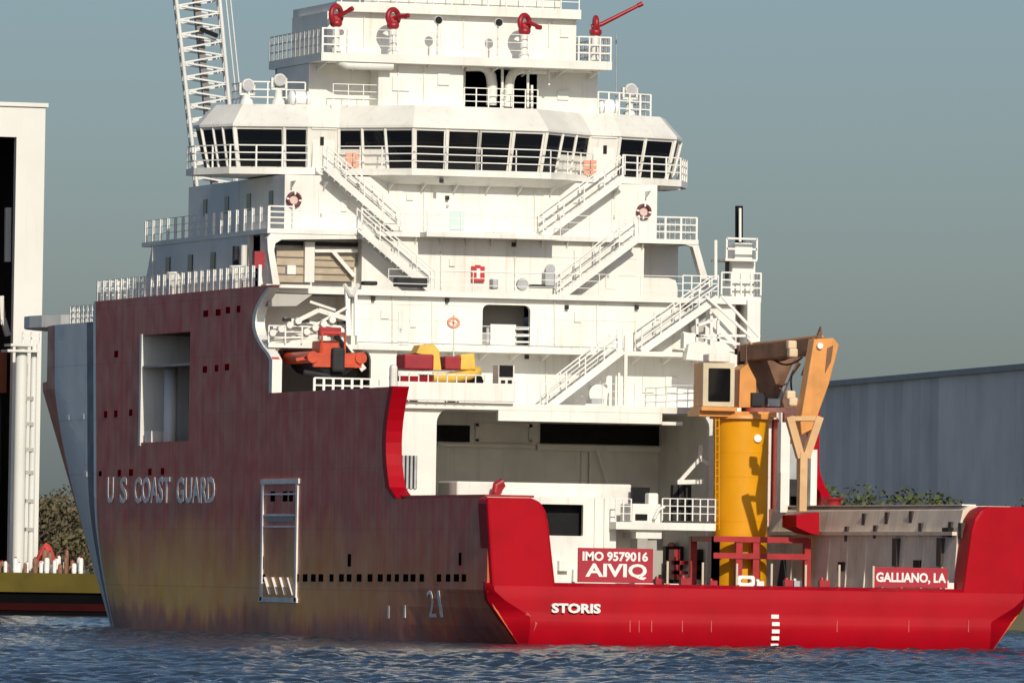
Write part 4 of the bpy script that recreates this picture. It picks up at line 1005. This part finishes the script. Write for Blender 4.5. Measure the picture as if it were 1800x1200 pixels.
# ------------------------------------------------------------------ deck crane
cc = at(1317, 940, Y=22); cxp = (X(1268, 830, 21)+X(1366, 830, 21))/2; CYY = 22.2; RP = 1.24
cr = thing('deck_crane', 'yellow knuckle boom crane with orange jib folded down beside its column', 'crane', (cxp, CYY, 2.66))
zt = Zp(1316, 736, 21); zb = Zp(1316, 938, 21)
MB().lathe([(RP, 2.66), (RP, zt)], (cxp, CYY, 0), 40).build('column', YEL, cr)
MB().lathe([(RP+.22, zt), (RP+.22, zt+.22), (RP+.05, zt+.24)], (cxp, CYY, 0), 40).build('slew_ring', CRO, cr)
p = at(1331, 770, Y=21); MB().lathe([(.18, -.1), (.18, .1)], (p.x, CYY-RP*.97, p.z), 16, 'y').build('column_lamp', LETW, cr)
# red guard frame round the foot
mb = MB(); x0, x1 = X(1254, 980, 20.2), X(1420, 980, 20.2); z1_ = Zp(1330, 944, 20.2)
for x in (x0, x0+(x1-x0)*.24, x0+(x1-x0)*.42, x1-.15): mb.box(x, x+.3, 20.2, 20.5, 2.66, z1_)
for z in (z1_-.1, (z1_+2.66)/2+.25): mb.box(x0, x1, 20.15, 20.55, z-.13, z+.13)
for y in (20.2, 23.5): mb.box(x0, x0+.3, y, y+.3, 2.66, z1_)
mb.box(x0+.02, x0+.28, 20.5, 23.6, z1_-.22, z1_+.02); mb.build('foot_guard', paint('guard_red', (.38, .015, .02), .45, .15, 2), cr)
# revolving head
hd = MB(); zc = zt+.24
def q2(px, py, Y=CYY): v = at(px, py, Y=Y); return (v.x, v.z)
ko = [q2(1296, 716), q2(1392, 716), q2(1372, 690), q2(1384, 655), q2(1404, 622), q2(1340, 600), q2(1303, 606), q2(1302, 640), q2(1320, 668), q2(1316, 690)]
MB().prism(ko, CYY-.75, CYY-.55).build('king_frame', BROWN_SHADE, cr)  # shaded look of the frame put into its dark brown colour
MB().prism(ko, CYY+.37, CYY+.55).build('king_frame', BROWN_SHADE, cr)
MB().prism([q2(1288, 716), q2(1312, 716), q2(1318, 690), q2(1318, 668), q2(1303, 640), q2(1290, 650)], CYY-.9, CYY+.36).build('king_web', CRO, cr)
jy = CYY-7.4
pa, pb = at(1312, 622, Y=CYY), at(1440, 608, Y=jy+.7)
MB().beam(pa, pb, .7, .75).build('main_boom', BROWN_SHADE, cr, bevel=.05)
MB().beam(pa+Vector((.2, -.5, .42)), pb+Vector((0, -.1, .42)), .35, .1).build('boom_top_plate', CRO, cr)
for px, py in ((1320, 602), (1352, 600)): MB().beam(at(px, py, Y=CYY-.8), at(px+3, py+20, Y=CYY-.8), .1).build('boom_rib', CRO, cr)
MB().beam((*at(1348, 712, Y=CYY-.4),), (*at(1402, 636, Y=CYY-1.3),), .3).build('luffing_cylinder', BROWN_SHADE, cr)
MB().beam((*at(1368, 706, Y=CYY-.9),), (*at(1398, 636, Y=CYY-1.5),), .12).build('hydraulic_line', SILV, cr)
MB().prism([q2(1426, 596, jy), q2(1460, 594, jy), q2(1470, 606, jy), q2(1452, 676, jy), q2(1424, 754, jy), q2(1404, 764, jy), q2(1402, 742, jy)], jy-.4, jy+.4).build('jib', CRO, cr, bevel=.04)
MB().prism([q2(1454, 612, jy-.4), q2(1464, 607, jy-.4), q2(1460, 636, jy-.4), q2(1450, 655, jy-.4)], jy-.46, jy-.38).build('jib_bracket', BROWN_SHADE, cr)
MB().prism([q2(1408, 660, jy+.6), q2(1442, 574, jy+.6), q2(1443, 592, jy+.6), q2(1420, 660, jy+.6)], jy+.45, jy+.7).build('jib_horn', BROWN_SHADE, cr)
MB().lathe([(.14, -.55), (.14, .6)], (at(1435, 608, Y=jy).x, jy, at(1435, 608, Y=jy).z), 14, 'y').build('knuckle_pin', LETW, cr)
for px, py in ((1392, 606), (1394, 620), (1390, 694), (1394, 706)):
    p = at(px, py, Y=jy+.6); MB().box(p.x-.2, p.x+.22, jy+.5, jy+.9, p.z-.2, p.z+.2).build('hydraulic_joint', paint('pale_cream_paint', (.72, .55, .36), .5), cr, bevel=.08)
# grapple yoke hanging from the jib
YK = paint('yoke_cream_paint', (.66, .40, .19), .5, .08, 2)
mb = MB(); hy = jy-.35
mb.beam(at(1387, 732, Y=hy), at(1407, 804, Y=hy), .34, .34); mb.beam(at(1440, 732, Y=hy), at(1416, 804, Y=hy), .34, .34); mb.beam(at(1411, 795, Y=hy), at(1409, 898, Y=hy), .42, .34)
mb.build('lifting_yoke', YK, cr)
MB().beam(at(1388, 735, Y=hy-.02), at(1440, 735, Y=hy-.02), .16, .2).build('yoke_pin', YK, cr)
# cab
cy = CYY-1.3
a, b, c, d = rect(1236, 638, 1291, 714, cy)
gh = [rrect(*rect(1245, 647, 1284, 706, cy), .06)]
cb = MB().holed([(a, c), (b, c), (b, d), (a, d)], gh, cy, cy+.15).build('cab', paint('cab_beige_paint', (.62, .52, .36), .5, .1, 1), cr)
MB().box(*[q for q in (a+.05, b-.05)], cy+.16, cy+1.5, c, d).build('cab_body', CRO, cr)
ga, gb, gc, gd = rect(1245, 647, 1284, 706, cy); MB().box(ga, gb, cy+.06, cy+.1, gc, gd).build('cab_window', GLASS, cb)
MB().box(a-.1, b+.1, cy-.15, cy+1.5, c-.2, c-.02).build('cab_floor', CRO, cb)
pbox(1246, 622, 1284, 636, cy+.2, .9, 'cab_roof_unit', WHITE, cb, .06)
MB().box(a-.1, cxp+1.3, cy+.2, cy+1.9, c-.45, c-.2).build('slew_platform', CRO, cr)
pbox(1225, 675, 1238, 715, cy+1.2, .5, 'cab_step', BROWN_SHADE, cb)

# hoses, ladder and small gear on the crane head
for k, (pa_, pm_, pb_) in enumerate((((1330, 612), (1362, 650), (1396, 622)), ((1340, 606), (1372, 662), (1410, 628)), ((1398, 640), (1384, 672), (1396, 700)))):
    a_, m_, b_ = at(*pa_, Y=CYY-1.0), at(*pm_, Y=CYY-2.0), at(*pb_, Y=CYY-3.4)
    MB().tube([a_*(1-t)**2+m_*(2*t*(1-t))+b_*t*t for t in [q/8 for q in range(9)]], .045, 6).build('hydraulic_hose', RUB, cr)
pbox(1322, 690, 1345, 714, CYY-1.15, .3, 'valve_block', DARK, cr, .03); pbox(1350, 700, 1372, 714, CYY-1.2, .35, 'junction_box', SILV, cr, .03)
mb = MB()
for px in (1258, 1264): mb.tube([at(px, 730, Y=CYY-.9), at(px, 930, Y=CYY-.9)], .03, 6)
for k in range(14): mb.beam(at(1258, 738+k*14, Y=CYY-.9), at(1264, 738+k*14, Y=CYY-.9), .03)
mb.build('column_ladder', YEL, cr)
for z_ in (zt-1.5, (zt+zb)/2, zb+.6): MB().lathe([(RP+.012, z_-.03), (RP+.012, z_+.03)], (cxp, CYY, 0), 40).build('column_seam', YEL, cr)
# red fittings on the starboard side near the crane
p = at(1420, 935, Y=19); MB().prism([q2(1400, 905, 19), q2(1440, 900, 19), q2(1440, 940, 19), q2(1425, 937, 19), q2(1400, 926, 19)], 19, 21).build('roller_housing', RED, ship)
p = at(1465, 880, Y=24); MB().lathe([(.34, 0), (.34, .3), (.5, .34), (.5, .4)], (p.x, 24, p.z-.25), 16).build('bollard', REDD, ship)
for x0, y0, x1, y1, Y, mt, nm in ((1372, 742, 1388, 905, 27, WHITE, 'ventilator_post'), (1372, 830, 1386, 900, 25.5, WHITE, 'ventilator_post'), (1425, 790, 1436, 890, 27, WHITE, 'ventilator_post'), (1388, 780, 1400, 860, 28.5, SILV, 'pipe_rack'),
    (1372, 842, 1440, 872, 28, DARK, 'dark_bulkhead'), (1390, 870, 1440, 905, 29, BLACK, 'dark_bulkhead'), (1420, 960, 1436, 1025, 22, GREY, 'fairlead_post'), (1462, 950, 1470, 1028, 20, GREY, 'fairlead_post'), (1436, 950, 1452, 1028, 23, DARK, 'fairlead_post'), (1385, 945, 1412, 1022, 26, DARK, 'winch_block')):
    a, b, c, d = rect(x0, y0, x1, y1, Y); MB().box(a, b, Y, Y+.5, 2.66 if d < 6.5 else c, d).build(nm, mt, ship)
MB().box(X(1366, 800, 33), 11.8, 32.5, 32.8, L1-3.9, L1).build('garage_side_panel', WHITE, ship)

def deck_winch(px0, px1, py, Y, rr, label):
    x0_, x1_ = X(px0, py, Y), X(px1, py, Y); zc_ = 2.66+rr+.25
    w_ = thing('mooring_winch', label, 'winch', ((x0_+x1_)/2, Y, 2.66))
    d_ = MB().lathe([(rr*.62, x0_+.12), (rr*.62, x1_-.12)], (0, Y, zc_), 20, 'x').build('rope_drum', paint('rope_brown', (.16, .12, .08), .9, .3, 6, bump=.6, bscale=20), w_)
    for x_ in (x0_, x1_-.1): MB().lathe([(rr, x_), (rr, x_+.1)], (0, Y, zc_), 24, 'x').build('flange', REDD, w_)
    for x_ in (x0_-.2, x1_+.05): MB().prism([(Y-.7, 2.66), (Y+.7, 2.66), (Y+.2, zc_+.2), (Y-.2, zc_+.2)], x_, x_+.14, 'x').build('side_frame', DARK, w_)
    MB().box(x1_+.25, x1_+.8, Y-.35, Y+.35, 2.66, zc_+.15).build('motor', REDD, w_, bevel=.06)
deck_winch(1178, 1226, 990, 31.2, .85, 'dark mooring winch in shadow under the service platform')
deck_winch(1382, 1424, 990, 24.8, .75, 'dark red mooring winch on deck beside the crane foot')
# ------------------------------------------------------------------ things along the stern edge
def stanchion(px, top, label):
    p = at(px, 1028, Y=.55); z1_ = at(px, top, Y=.55).z
    o = thing('stern_stanchion', label, 'post', (p.x, .55, 2.64), 'pale stanchions along the stern edge')
    MB().tube([(p.x, .55, 2.64), (p.x, .55, z1_)], .055, 8).build('post', paint('stanchion_cream', (.66, .55, .42), .6), o)
    MB().lathe([(.12, 2.64), (.12, 2.7)], (p.x, .55, 0), 10).build('base_plate', REDD, o)
for px, top in ((1173, 986), (1235, 988), (1295, 990), (1356, 990), (1416, 992), (1475, 992), (1535, 994)):
    stanchion(px, top, 'thin pale stanchion standing on the stern edge')
def board(x0, y0, x1, y1, Y, label, lines):
    a, b, c, d = rect(x0, y0, x1, y1, Y); c = min(c, 2.72)
    o = thing('name_board', label, 'sign', ((a+b)/2, Y, c))
    MB().box(a, b, Y, Y+.08, c, d).build('board', paint('board_red', (.38, .012, .03), .45, .06, 1), o, bevel=.015)
    mb = MB(); 
    for x in (a+.3, b-.3): mb.box(x-.05, x+.05, Y+.09, Y+.5, c, c+.4)
    mb.build('bracket', REDD, o)
    for body, p0, q0, p1, q1, bold in lines: tr_text(body, p0, q0, p1, q1, Y-.012, LETW, 'lettering', o, bold, .008)
board(1016, 963, 1148, 1021, .75, 'red name board lettered AIVIQ in white on the stern edge', [('IMO 9579016', 1024, 969, 1139, 986, .035), ('AIVIQ', 1029, 990, 1137, 1018, .03)])
board(1535, 997, 1666, 1032, .75, 'red home port board lettered GALLIANO, LA on the stern edge', [('GALLIANO, LA', 1540, 1006, 1663, 1026, .035)])
# mooring fairlead and odds on the stern lip
mb = MB(); a, b, c, d = rect(1297, 1011, 1327, 1029, .7)
mb.holed(rrect(a, b, 2.66, d, .12), [rrect(a+.14, b-.14, 2.8, d-.14, .08)], .7, .95)
fl = mb.build('fairlead', LETW); tag(fl, 'square white fairlead ring on the stern edge before the crane foot', 'fairlead')
for i, (px, s, mt) in enumerate(((1337, .1, LETW), (1669, .13, LETW), (1160, .12, REDD), (1206, .14, REDD), (1255, .1, REDD), (1388, .13, REDD), (1402, .12, SILV), (1450, .14, REDD))):
    p = at(px, 1026, Y=1.2); o = MB().box(p.x-s*1.6, p.x+s*1.6, 1.2, 1.5, 2.66, 2.66+s*2.2).lathe([(s*.6, 2.66), (s, 2.66+s*2), (s*.7, 2.66+s*3)], (p.x, 1.6, 0), 10).build('deck_fitting', mt, ship)

# ------------------------------------------------------------------ helideck and fore end
HX, HYc, HZ = 1.2, 96.0, 15.6
poly = [(HX+9.8*math.cos(rad(11.25*k)), HYc+9.8*math.sin(rad(11.25*k))) for k in range(32)]
hz = at(100, 565, Y=90).z
hl = MB().prism(poly, hz-.2, hz+.42, 'z').build('helideck', WHITE, ship)
for k in range(8):
    x, y = HX+4.2*math.cos(rad(45*k)), HYc+4.2*math.sin(rad(45*k))
    MB().tube([(x, y, 11.3), (x, y, hz-.52)], .16, 8).build('helideck_leg', WHITE, hl)
rail([(-11.4, 70, 15.2), (-11.7, 75, 15.2), (-10.3, 79, 15.2)], .9, 3, .7, w=.12, wr=.08)
rail([(-9.6, 80.2, 12.4), (-8.2, 84, 12.4), (-6.8, 88, 12.4)], .9, 3, .8, w=.1, wr=.06)
ch = thing('mooring_chain', 'black chain hanging beside the bow below the helideck', 'chain', tuple(at(96, 655, Y=79.6)))
for i in range(11):
    p = at(98-i*.3, 592+i*6.2, Y=79.9); v = MB(); R1, R2 = .1, .16
    ax = i % 2
    pts = [(p.x+(R1*math.cos(t*math.pi/5) if ax else 0), p.y-.9+(0 if ax else R1*math.cos(t*math.pi/5)), p.z+R2*math.sin(t*math.pi/5)) for t in range(11)]
    v.tube(pts, .06, 6, False).build('link', BLACK, ch)
# deck gear along the port forecastle rail
for px, py, h in ((397, 470, 78), (412, 470, 78)):
    p = at(px, 500, Y=50); 
    MB().tube([(-10.9, 45.2+(412-px)*.1, L3), (-10.9, 45.2+(412-px)*.1, L3+2.2)], .16, 8).build('ventilator_post', DARK if px < 400 else WHITE, ship)
for Yv in (44.5, 56.0):
    MB().lathe([(.3, L3), (.3, L3+.7), (.45, L3+.9), (.4, L3+1.2)], (-11.4, Yv, 0), 12).build('mushroom_vent', WHITE, ship)
MB().box(-11.4, -10.9, 41.5, 41.9, L3+1.0, L3+1.8).build('fire_hydrant_box', REDD, ship)
pbox(505, 466, 520, 482, 40.5, .4, 'hydrant_wheel', WHITE, ship)

# ================================================================== BACKGROUND
# ---- barge on the left with tall white shed
BGY = 181.0
x0 = at(-900, 1040, Y=BGY).x; x1 = at(430, 1040, Y=BGY).x
bz = Zp(50, 1006, BGY)
barge = thing('barge', 'long flat barge with mustard rubbing strake and black hull', 'barge', ((x0+x1)/2, BGY, 0))
MB().box(x0, x1, BGY, BGY+32, -1, Zp(50, 1040, BGY)-.02).build('barge_hull', paint('barge_black', (.006, .006, .007), .9, .2, .5, spec=0), barge)
MB().box(x0, x1, BGY-.25, BGY+32, Zp(50, 1040, BGY), bz).build('strake', MUST, barge)
MB().box(x0, x1, BGY-.1, BGY+.1, .3, .75).build('boot_stripe', paint('dark_red_boot', (.03, .006, .006), .9, spec=0), barge)
SY = BGY+6
shed = thing('portal_shed', 'tall white portal framed shed with black interior on the barge', 'shed', (at(0, 1000, Y=SY).x, SY, bz))
sx1, sx0 = X(73, 600, SY), X(-620, 600, SY); szt = Zp(40, 196, SY)+.3; fw = X(73,600,SY)-X(23,600,SY)
WSH = paint('shed_cream_cladding', (.74, .73, .68), .5, .05, .2, .25, (.5, .46, .38))
MB().holed([(sx0, bz), (sx1, bz), (sx1, szt), (sx0, szt)], [[(sx0+fw, bz+.05), (sx1-fw, bz+.05), (sx1-fw, szt-fw*1.05), (sx0+fw, szt-fw*1.05)]], SY, SY+.6).build('portal_frame', WSH, shed)
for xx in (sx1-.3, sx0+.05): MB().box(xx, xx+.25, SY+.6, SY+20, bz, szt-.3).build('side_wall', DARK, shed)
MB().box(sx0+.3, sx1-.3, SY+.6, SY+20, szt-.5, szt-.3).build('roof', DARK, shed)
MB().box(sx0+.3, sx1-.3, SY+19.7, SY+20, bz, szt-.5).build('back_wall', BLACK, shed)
MB().box(sx0-.15, sx1+.15, SY-.15, SY+.62, szt, szt+.25).build('cornice', WSH, shed)
for x_, y_, z_ in ((15, 380, 450),): pass
MB().beam(at(14, 365, Y=SY+3), at(13, 460, Y=SY+3), .35).build('hanging_gear', WSH, shed)
MB().beam(at(5, 560, Y=SY+3), at(14, 590, Y=SY+3), .5, .3).beam(at(2, 520, Y=SY+3), at(5, 570, Y=SY+3), .3).build('hanging_gear', WSH, shed)
MB().box(X(-200, 640, SY+4), X(12, 640, SY+4), SY+4, SY+8, Zp(0, 690, SY+4), Zp(0, 615, SY+4)).build('orange_tank', paint('rust_orange', (.30, .08, .03), .6), shed)
MB().box(X(-200, 640, SY+5), X(4, 640, SY+5), SY+5, SY+7, bz, Zp(0, 690, SY+4)).build('tank_stand', DARK, shed)
pt = thing('pipe_tower', 'pair of white vertical pipes with a small landing before the shed', 'pipe tower', (at(40, 960, Y=BGY+3).x, BGY+3, bz))
for px, r in ((33, .38), (55, .2)):
    q = at(px, 900, Y=BGY+3); MB().tube([(q.x, BGY+3, bz), (q.x, BGY+3, Zp(px, 605, BGY+3))], r, 14).build('pipe', WSH, pt)
q = at(45, 700, Y=BGY+3); MB().box(q.x-.25, q.x+.12, BGY+3.1, BGY+3.4, bz, Zp(45, 640, BGY+3)).build('cable_tray', GREY, pt)
a, b, c, d = rect(12, 600, 70, 630, BGY+2.5); MB().box(a, b, BGY+2.3, BGY+4, c+.4, c+.55).box(a+.2, b-.4, BGY+2.3, BGY+4, d-.3, d-.15).build('landing', WSH, pt)
rail([(X(40,600,BGY+2.5), BGY+2.5, d-.15), (X(70,600,BGY+2.5), BGY+2.5, d-.15)], .7, 2, .5, parent=pt, w=.08, wr=.08)
for py in (700, 745, 790, 830, 880, 930):
    q = at(50, py, Y=BGY+2.9); MB().box(q.x-.2, q.x+.3, BGY+2.75, BGY+3.1, q.z-.12, q.z+.12).build('pipe_clamp', GREY, pt)
# drums and a red marker on the barge deck
protos = []
for nm_, lb_, gp_, mt_ in (('white', 'white drum standing on the barge deck beside the shed', 'white drums on the barge deck', LETW), ('brown', 'rusty brown drum standing among white drums on the barge deck', 'brown drums on the barge deck', paint('drum_brown', (.25, .12, .07), .7, .2, 3))):
    t_ = thing('drum', lb_, 'drum', (0, 0, 0), gp_)
    MB().lathe([(.13, 0), (.15, .25), (.135, .28), (.15, .55), (.13, .85), (.06, .9)], (0, 0, 0), 10).build('barrel', mt_, t_)
    MB().lathe([(.06, .9), (.06, .97)], (0, 0, 0), 8).build('cap', REDD, t_); protos.append([t_, False])
for row, yy in enumerate((BGY+1.2, BGY+2.0, BGY+2.8)):
    for i in range((13, 13, 10)[row]):
        px = (1+i*11.5+random.uniform(-4, 4)) if row < 2 else (72+i*8+random.uniform(-3, 3))
        if px > 158: continue
        pr = protos[1 if (i*7+row*3) % 5 in (0, 3) else 0]; loc = (X(px, 985, yy), yy, bz)
        if not pr[1]: pr[0].location = loc; pr[1] = True; o = pr[0]
        else: o = dup(pr[0], loc)
        sc = random.uniform(.8, 1.3); o.scale = (sc, sc, random.uniform(.5, 1.15)*(1.6 if row == 2 else 1))
q = at(81, 970, Y=BGY+4)
rt = thing('red_tarpaulin', 'bright red tarpaulin heap among the white drums', 'tarpaulin', (q.x, BGY+4, bz))
mb = MB(); vs = []; nn = 10
for i in range(nn+1):
    for j in range(nn+1):
        u_, v_ = i/nn*2-1, j/nn*2-1; rr = max(0, 1-(u_*u_+v_*v_)); vs.append((q.x+u_*.75, BGY+4+v_*.6, bz+1.75*rr**.6+random.uniform(0, .14)*rr))
mb.add(vs, [(i*(nn+1)+j, (i+1)*(nn+1)+j, (i+1)*(nn+1)+j+1, i*(nn+1)+j+1) for i in range(nn) for j in range(nn)]); mb.build('sheet', paint('tarp_red', (.55, .06, .05), .6), rt)

# ---- lattice boom crane standing on the barge behind the ship
LY = BGY+14
def lat(px, py): return at(px, py, Y=LY)
base = at(440, 1000, Y=LY)
lc = thing('lattice_crane', 'white lattice boom crane rising behind the port bridge wing', 'crane', (base.x, LY, bz))
tl, tr = lat(300, -90), lat(378, -90); bl, br = lat(372, 560), lat(438, 560)
W3 = 2.4
ch4 = {}
LATW = paint('lattice_white_paint', (.74, .74, .71), .5, .06, .5)
for nm, a_, b_ in (('fl', tl, bl), ('fr', tr, br)):
    ch4[nm] = (a_.copy(), b_.copy())
for nm in ('fl', 'fr'):
    a_, b_ = ch4[nm]; off = Vector((.55, W3, 0)); ch4['b'+nm[1]] = (a_+off, b_+off)
for nm, (a_, b_) in ch4.items():
    MB().tube([a_, b_], .13, 8).build('chord', LATW, lc)
NB = 26
def cp(nm, t): a_, b_ = ch4[nm]; return a_+(b_-a_)*t
for f1, f2 in (('fl', 'fr'), ('bl', 'br'), ('fl', 'bl'), ('fr', 'br')):
    mb = MB()
    for i in range(NB):
        t0, t1 = i/NB, (i+1)/NB
        mb.beam(cp(f1, t0), cp(f2, (t0+t1)/2), .1); mb.beam(cp(f2, (t0+t1)/2), cp(f1, t1), .1)
    mb.build('lacing', LATW, lc)
mb = MB(); mb.beam(lat(345, -90)+Vector((0,1.2,0)), lat(395, 420)+Vector((0,1.2,0)), .42, .42); mb.build('hoist_duct', paint('duct_grey', (.20, .20, .20), .6), lc)
mb = MB(); mb.tube([lat(388, -90), lat(418, 200)], .05, 6); mb.tube([lat(396, -90), lat(436, 300)], .05, 6); mb.build('pendant', LATW, lc)
MB().beam(lat(350, 52)-Vector((0,.3,0)), lat(380, 64)-Vector((0,.3,0)), .3, .25).build('walkway_gate', BLACK, lc)
MB().box(base.x-3, base.x+4, LY-3, LY+5, bz+1.3, at(405, 560, Y=LY).z+.5).build('crane_house', LATW, lc)
for s in (-3, 3.6): MB().box(base.x-4, base.x+5, LY+s, LY+s+1.4, bz, bz+1.3).build('crawler_track', DARK, lc)

# ---- grey corrugated warehouse on the right
def wpt(px, py, w):
    d = FW+RT*((px-900)/FPX)-UP*((py-600)/FPX); k = w/d.dot(Vector((math.sin(TH), math.cos(TH), 0))); return CAM+d*k
pR = wpt(1830, 637, 640); pL = wpt(1440, 676, 716)
zr = (pR.z+pL.z)/2
dirv = Vector((pL.x-pR.x, pL.y-pR.y, 0)); L_ = dirv.length; dirv.normalize(); nv = Vector((-dirv.y, dirv.x, 0))
if nv.dot(Vector((CAM.x, CAM.y, 0))-Vector((pR.x, pR.y, 0))) < 0: nv = -nv
wh = thing('warehouse', 'long blue grey corrugated warehouse behind the stern', 'warehouse', (pR.x, pR.y, 1.9))
s0 = Vector((pR.x, pR.y, 0))-dirv*30; tot = L_+30
np_ = 34; pw = tot/np_; 
cols = [paint('cladding_%s' % k, c_, .5, .10, .15, .5, (.46,.45,.45), bump=0) for k, c_ in (('light', (.80, .79, .77)), ('mid', (.74, .73, .72)), ('dull', (.66, .655, .65)))]
def panel_mesh(mt):
    n_ = 8; vs = []; 
    for i in range(n_*4+1):
        x = pw*i/(n_*4)*.985; ph = i % 4; o_ = (.0, .12, .12, 0)[ph]
        vs += [(x, o_, 0), (x, o_, 1)]
    return vs, [(2*i, 2*i+2, 2*i+3, 2*i+1) for i in range(n_*4)]
hz_ = zr-1.9-.3
for i in range(np_):
    vs, fs = panel_mesh(None); b0 = s0+dirv*(pw*i)
    MB().add([b0+dirv*v[0]+nv*v[1]+Vector((0,0,1.9+v[2]*hz_)) for v in vs], fs).build('cladding_panel', cols[0 if i < 20 else (1 if i % 2 else 2)], wh)
c4 = [s0-nv*.05, s0+dirv*tot-nv*.05, s0+dirv*tot-nv*45, s0-nv*45]
MB().prism([(p.x, p.y) for p in c4], 1.9, zr-.35, 'z').build('core', cols[2], wh)
c5 = [s0+nv*.35-dirv*.3, s0+dirv*(tot+.3)+nv*.35, s0+dirv*(tot+.3)-nv*45, s0-nv*45-dirv*.3]
MB().prism([(p.x, p.y) for p in c5], zr-.3, zr+.1, 'z').build('roof_edge', paint('roof_grey', (.30, .31, .33), .5), wh)

# ---- trees
def leafmat(nm, c1, c2):
    M = bpy.data.materials.new(nm); M.use_nodes = True; nt = M.node_tree; b = nt.nodes['Principled BSDF']; b.inputs['Roughness'].default_value = .7
    tc = nd(nt, 'ShaderNodeTexCoord'); nz = nd(nt, 'ShaderNodeTexNoise'); nz.inputs['Scale'].default_value = .9; nt.links.new(tc.outputs['Object'], nz.inputs['Vector'])
    mx = nd(nt, 'ShaderNodeMix', data_type='RGBA'); mx.inputs['A'].default_value = (*c1, 1); mx.inputs['B'].default_value = (*c2, 1)
    nt.links.new(nz.outputs['Fac'], mx.inputs['Factor']); nt.links.new(mx.outputs['Result'], b.inputs['Base Color']); return M
LEAF = leafmat('leaf_green', (.045, .06, .02), (.10, .12, .035)); LEAFB = leafmat('leaf_olive_brown', (.07, .06, .028), (.15, .12, .06)); BARK = paint('bark', (.09, .07, .05), .9)
def make_tree(loc, h, w, lm, label, group, seed):
    r_ = random.Random(seed); o = thing('tree', label, 'tree', loc, group); x, y, z = loc
    mb = MB(); mb.tube([(x, y, z), (x+.1*w*.3, y, z+h*.45), (x-.05*w, y+.1, z+h*.8)], w*.05+.1, 7, r2=.05)
    for k in range(6):
        a_ = r_.uniform(0, 6.28); t = r_.uniform(.3, .6); e = Vector((x+math.cos(a_)*w*.38, y+math.sin(a_)*w*.38, z+h*(t+.25))); mb.tube([(x, y, z+h*t), e], .09, 5, r2=.03)
    mb.build('trunk', BARK, o)
    mb = MB(); cl = []
    for k in range(26):
        a_ = r_.uniform(0, 6.28); rr = w*.5*math.sqrt(r_.random()); zz = r_.uniform(.22, 1); cl.append((x+math.cos(a_)*rr*(1.1-.55*zz), y+math.sin(a_)*rr*(1.1-.55*zz), z+h*zz*r_.uniform(.85, 1), w*r_.uniform(.10, .2)))
    vs = []; fs = []
    for cx_, cy_, cz_, cr_ in cl:
        for q in range(75):
            v = Vector((r_.gauss(0,1), r_.gauss(0,1), r_.gauss(0,.8))).normalized()*cr_*r_.uniform(.5, 1.1); c_ = Vector((cx_, cy_, cz_))+v
            n_ = (v.normalized()+Vector((r_.uniform(-.7,.7), r_.uniform(-.7,.7), r_.uniform(-.3,.9)))).normalized(); t_ = n_.orthogonal().normalized(); b_ = n_.cross(t_); s_ = r_.uniform(.12, .26)
            k0 = len(vs); vs += [c_+t_*s_, c_+b_*s_*.6, c_-t_*s_, c_-b_*s_*.6]; fs.append((k0, k0+1, k0+2, k0+3))
    mb.add(vs, fs); mb.build('crown', lm, o, fix=False)
    return o
tset = [(62, 880, 5.5), (84, 868, 6.5), (104, 872, 6), (122, 886, 6), (140, 880, 6.5)]
for i, (px, py, w) in enumerate(tset):
    p = wpt(px, py, 690+i*6); make_tree((p.x, p.y, 1.9), p.z-1.9, w, LEAFB, 'olive brown tree on the far bank between shed and bow', 'trees on the far bank by the shed', 20+i)
for i, (px, py) in enumerate([(1458, 880), (1486, 872), (1512, 879), (1540, 874), (1566, 881), (1592, 876), (1620, 883), (1648, 878), (1676, 886), (1802, 872)]):
    p = wpt(px, py, 612+(i*7) % 14); make_tree((p.x, p.y, 1.9), p.z-1.75, 6.5, LEAF, 'dense green tree growing in the row before the grey warehouse', 'trees in front of the warehouse', 50+i)
